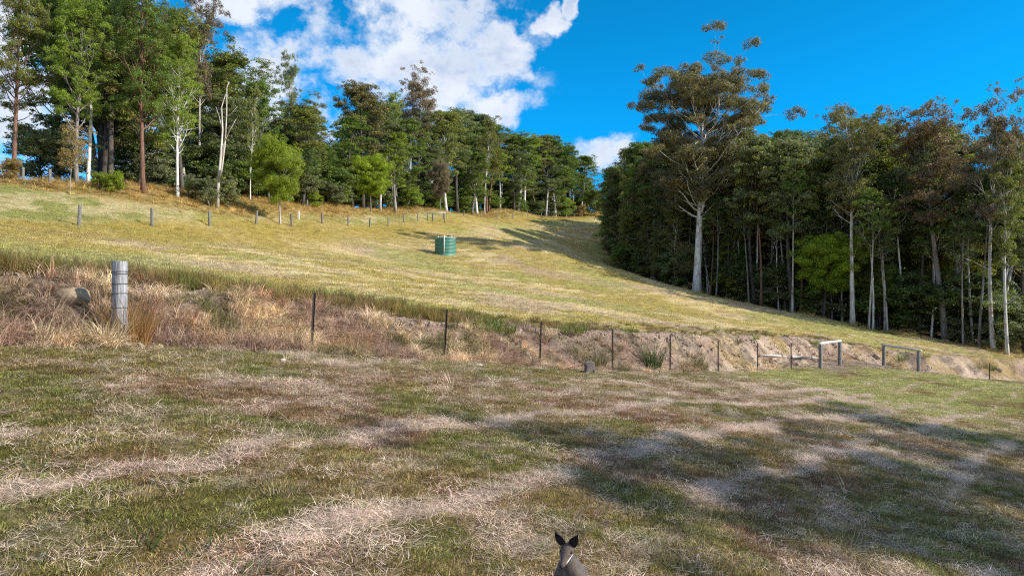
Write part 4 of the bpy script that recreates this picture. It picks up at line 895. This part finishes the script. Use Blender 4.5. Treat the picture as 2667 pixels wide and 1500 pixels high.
# ------------------------------------------------------------------ wallabies
def mat_fur(name, base, belly, zsplit):
    m = bpy.data.materials.new(name); m.use_nodes = True; t = NT(m.node_tree); p = t.n('ShaderNodeTexCoord').outputs['Object']
    a = t.noise(t.vm('MULTIPLY', p, (1, 1, .35)), 60, 4, .7); b = t.noise(p, 9, 3, .5)
    sp = t.n('ShaderNodeSeparateXYZ'); t.l(p, sp.inputs[0])
    c = t.mix(t.ramp(a, .3, .7), rgb(*[v*.6 for v in base]), rgb(*[v*1.4 for v in base])); c2 = t.mix(t.ramp(a, .3, .7), rgb(*[v*.6 for v in belly]), rgb(*[v*1.3 for v in belly]))
    c = t.mix(t.ramp(t.math('ADD', sp.outputs['X'], t.math('MULTIPLY', b, .05)), zsplit, zsplit+.05), c, c2)
    s = t.n('ShaderNodeBsdfPrincipled'); t.l(c, s.inputs['Base Color']); s.inputs['Roughness'].default_value = .9; s.inputs['Sheen Weight'].default_value = .3
    bp = t.n('ShaderNodeBump'); bp.inputs['Strength'].default_value = .8; bp.inputs['Distance'].default_value = .006; t.l(a, bp.inputs['Height']); t.l(bp.outputs[0], s.inputs['Normal'])
    o = t.n('ShaderNodeOutputMaterial'); t.l(s.outputs[0], o.inputs[0]); return m
def skin(name, V, E, Rr, mat, parent, root=0, sub=2):
    me = bpy.data.meshes.new(name); me.from_pydata(V, E, []); me.materials.append(mat); o = link(name, me, parent)
    md = o.modifiers.new('skin', 'SKIN'); md.use_smooth_shade = True
    for i, r in enumerate(Rr):
        v = me.skin_vertices[0].data[i]; v.radius = (r, r) if not isinstance(r, tuple) else r; v.use_root = (i == root)
    s = o.modifiers.new('sub', 'SUBSURF'); s.levels = s.render_levels = sub
    bpy.context.view_layer.update(); dg = bpy.context.evaluated_depsgraph_get(); m2 = bpy.data.meshes.new_from_object(o.evaluated_get(dg))
    o.modifiers.clear(); o.data = m2; m2.name = name
    for p in m2.polygons: p.use_smooth = True
    return o
M_FUR = mat_fur('grey_brown_fur', (.085, .063, .050), (.17, .145, .135), .10); M_DFUR = mat_simple('dark_fur', (.022, .016, .015), .9, 0, 60)
M_FACE = mat_simple('face_fur', (.095, .066, .052), .9, 0, 70, .7, 1.3); M_WFUR = mat_simple('white_cheek_fur', (.72, .66, .62), .9, 0, 70, .85, 1.1); M_EYE = mat_simple('dark_eye', (.006, .004, .003), .12, 0, 5, 1, 1, (1, 1, 1), 0)
M_PINK = mat_simple('inner_ear', (.060, .040, .038), .9, 0, 60)
def sphere(name, c, r, mat, parent, sc=(1, 1, 1), rot=(0, 0, 0), seg=18):
    m = MB(); V = []; F = []
    n = seg; k = seg//2
    for i in range(k+1):
        f = math.pi*i/k
        for j in range(n): V.append((math.sin(f)*math.cos(2*math.pi*j/n)*r*sc[0], math.sin(f)*math.sin(2*math.pi*j/n)*r*sc[1], math.cos(f)*r*sc[2]))
    for i in range(k):
        for j in range(n): F.append((i*n+j, (i+1)*n+j, (i+1)*n+(j+1) % n, i*n+(j+1) % n))
    V = np.array(V)@np.array(Euler(rot).to_matrix()).T+np.array(c); m.add(V, F); return m.build(name, mat, parent)
# local frame of a wallaby: +x is forward, z up
def wallaby_up(x, y, rz, label):
    w_ = empty('wallaby', (x, y, h1(x, y)), rz); tag(w_, label, 'wallaby'); w_.scale = (1.10, 1.10, 1.10)
    V = [(-.10, 0, .22), (-.05, 0, .32), (.0, 0, .40), (.03, 0, .475), (.045, 0, .53), (.055, 0, .575),      # 0-5 hips to skull base
         (-.20, 0, .13), (-.38, 0, .06), (-.62, .02, .035), (-.85, .06, .03),                                 # 6-9 tail
         (-.03, .085, .19), (.07, .11, .15), (-.07, .12, .07), (-.04, .12, .03), (.10, .125, .022), (.20, .13, .018),  # 10-15 left hind leg, long foot
         (-.03, -.085, .19), (.07, -.11, .15), (-.07, -.12, .07), (-.04, -.12, .03), (.10, -.125, .022), (.20, -.13, .018),
         (.03, .065, .42), (.07, .085, .34), (.12, .06, .30), (.15, .045, .285),                              # 22-25 left forearm
         (.03, -.065, .42), (.07, -.085, .34), (.12, -.06, .30), (.15, -.045, .285)]
    E = [(0, 1), (1, 2), (2, 3), (3, 4), (4, 5), (0, 6), (6, 7), (7, 8), (8, 9), (0, 10), (10, 11), (11, 12), (12, 13), (13, 14), (14, 15),
         (0, 16), (16, 17), (17, 18), (18, 19), (19, 20), (20, 21), (3, 22), (22, 23), (23, 24), (24, 25), (3, 26), (26, 27), (27, 28), (28, 29)]
    r = [.135, .125, .10, .078, .060, .048, .065, .04, .028, .014, .075, .05, .026, .022, .020, .013, .075, .05, .026, .022, .020, .013,
         .034, .022, .015, .013, .034, .022, .015, .013]
    skin('body', V, E, r, M_FUR, w_)
    for s in (1, -1):       # small clawed hands: palm, five fingers
        for k in range(5):
            a = (k-2)*.010; m = MB(); m.tube([(.150, s*.045+a, .285), (.165, s*.045+a*1.3, .275-.004*abs(k-2)), (.168, s*.045+a*1.4, .258)], [.0045, .004, .002], 6); m.build('finger', M_DFUR, w_)
    hd = empty('head_pivot', (0, 0, 0)); bpy.data.objects.remove(hd)
    # head: long tapering muzzle pointing forward and slightly down, in its own frame; +x muzzle
    q = Euler((0, R(20), R(0))); b0 = Vector((.062, 0, .600))
    def hp3(p): v = Vector(p); v.rotate(q); return tuple(v+b0)
    HV = [hp3(p) for p in ((-.03, 0, 0), (.005, 0, .008), (.04, 0, .004), (.075, 0, -.006), (.105, 0, -.012), (.122, 0, -.014))]
    m = MB(); V = []; sec = [(-.052, .004, .010, .012), (-.045, .004, .026, .028), (-.025, .006, .038, .038), (.002, .008, .043, .041), (.025, .004, .040, .036), (.048, -.002, .032, .028), (.072, -.008, .024, .022),
                              (.098, -.012, .019, .018), (.116, -.014, .016, .014), (.126, -.015, .010, .009), (.130, -.015, .002, .002)]
    for px_, pz_, ry_, rz_ in sec:
        for j in range(20): a = j/20*2*math.pi; V.append(hp3((px_, ry_*math.cos(a), pz_+rz_*math.sin(a)*(1 if math.sin(a) > 0 else .9))))
    F = [(i*20+j, (i+1)*20+j, (i+1)*20+(j+1) % 20, i*20+(j+1) % 20) for i in range(len(sec)-1) for j in range(20)]; F.append(tuple(range(20))); F.append(tuple(range(len(V)-1, len(V)-21, -1)))
    m.add(V, F); hd = m.build('head', M_FACE, w_)
    sphere('nose', hp3((.130, 0, -.010)), .0115, M_DFUR, hd, (.8, 1.1, .8))
    for s in (1, -1):
        ey = sphere('eye', hp3((.028, s*.0335, .015)), .0085, M_EYE, hd)
        m = MB(); P = [hp3(p) for p in ((.020, s*.0395, -.004), (.045, s*.0315, -.008), (.072, s*.0235, -.012), (.100, s*.0170, -.016))]; m.tube(P, [.002, .0035, .0042, .002], 8); m.build('cheek_stripe', M_WFUR, hd)
        # ear: cupped leaf shape, upright and turned out
        m = MB(); V = []; F = []; nu, nv_ = 8, 7
        for i in range(nu+1):
            u = i/nu; wdt = .023*math.sin(math.pi*min(1, u*.80+.20))**.8*(1-u**5)+.001; ctr = np.array([-.012-.01*u, s*(.025+.046*u), .032+.078*u])
            for j in range(nv_):
                a = (j/(nv_-1)-.5)*2; V.append(hp3(ctr+np.array([-.016*(a*a-.5)*-1*.9, a*wdt, -s*a*wdt*.45])))
        for i in range(nu):
            for j in range(nv_-1): F.append((i*nv_+j, i*nv_+j+1, (i+1)*nv_+j+1, (i+1)*nv_+j))
        m.add(V, F); e = m.build('ear', M_DFUR, hd); so = e.modifiers.new('thick', 'SOLIDIFY'); so.thickness = .004
    return w_
x, y, _ = hit(1472, 1500, 3, 8); x, y = ray(1478, 4.72)
wallaby_up(x+.02, y, R(-112), 'grey brown wallaby sitting up in the foreground, dark ears raised, looking at the camera')
def wallaby_graze(x, y, rz, label):
    w_ = empty('wallaby', (x, y, h1(x, y)), rz); tag(w_, label, 'wallaby')
    V = [(-.10, 0, .22), (.02, 0, .27), (.14, 0, .22), (.22, 0, .15), (.28, 0, .09), (.34, 0, .045), (-.22, 0, .12), (-.40, 0, .04), (-.66, .04, .03), (-.85, .08, .025),
         (-.06, .09, .18), (.05, .13, .13), (-.08, .13, .06), (-.04, .13, .025), (.14, .135, .018), (-.06, -.09, .18), (.05, -.13, .13), (-.08, -.13, .06), (-.04, -.13, .025), (.14, -.135, .018),
         (.16, .06, .14), (.18, .06, .06), (.20, .06, .01), (.16, -.06, .14), (.18, -.06, .06), (.20, -.06, .01)]
    E = [(0, 1), (1, 2), (2, 3), (3, 4), (4, 5), (0, 6), (6, 7), (7, 8), (8, 9), (0, 10), (10, 11), (11, 12), (12, 13), (13, 14), (0, 15), (15, 16), (16, 17), (17, 18), (18, 19),
         (2, 20), (20, 21), (21, 22), (2, 23), (23, 24), (24, 25)]
    r = [.155, .15, .10, .06, .048, .026, .07, .038, .025, .012, .08, .055, .028, .022, .015, .08, .055, .028, .022, .015, .03, .018, .012, .03, .018, .012]
    b = skin('body', V, E, r, M_FUR, w_)
    w_.scale = (1.2, 1.2, 1.2)
    for s in (1, -1): sphere('ear', (.24, s*.045, .16), .03, M_DFUR, w_, (.5, .45, 1.3), (s*-.4, -.5, 0)); sphere('eye', (.295, s*.032, .085), .008, M_EYE, w_)
x, y, _ = hit(1537, 972, 10, 60)
wg = wallaby_graze(x, y, R(70), 'small grey wallaby grazing at the foot of the bank by the fourth picket')
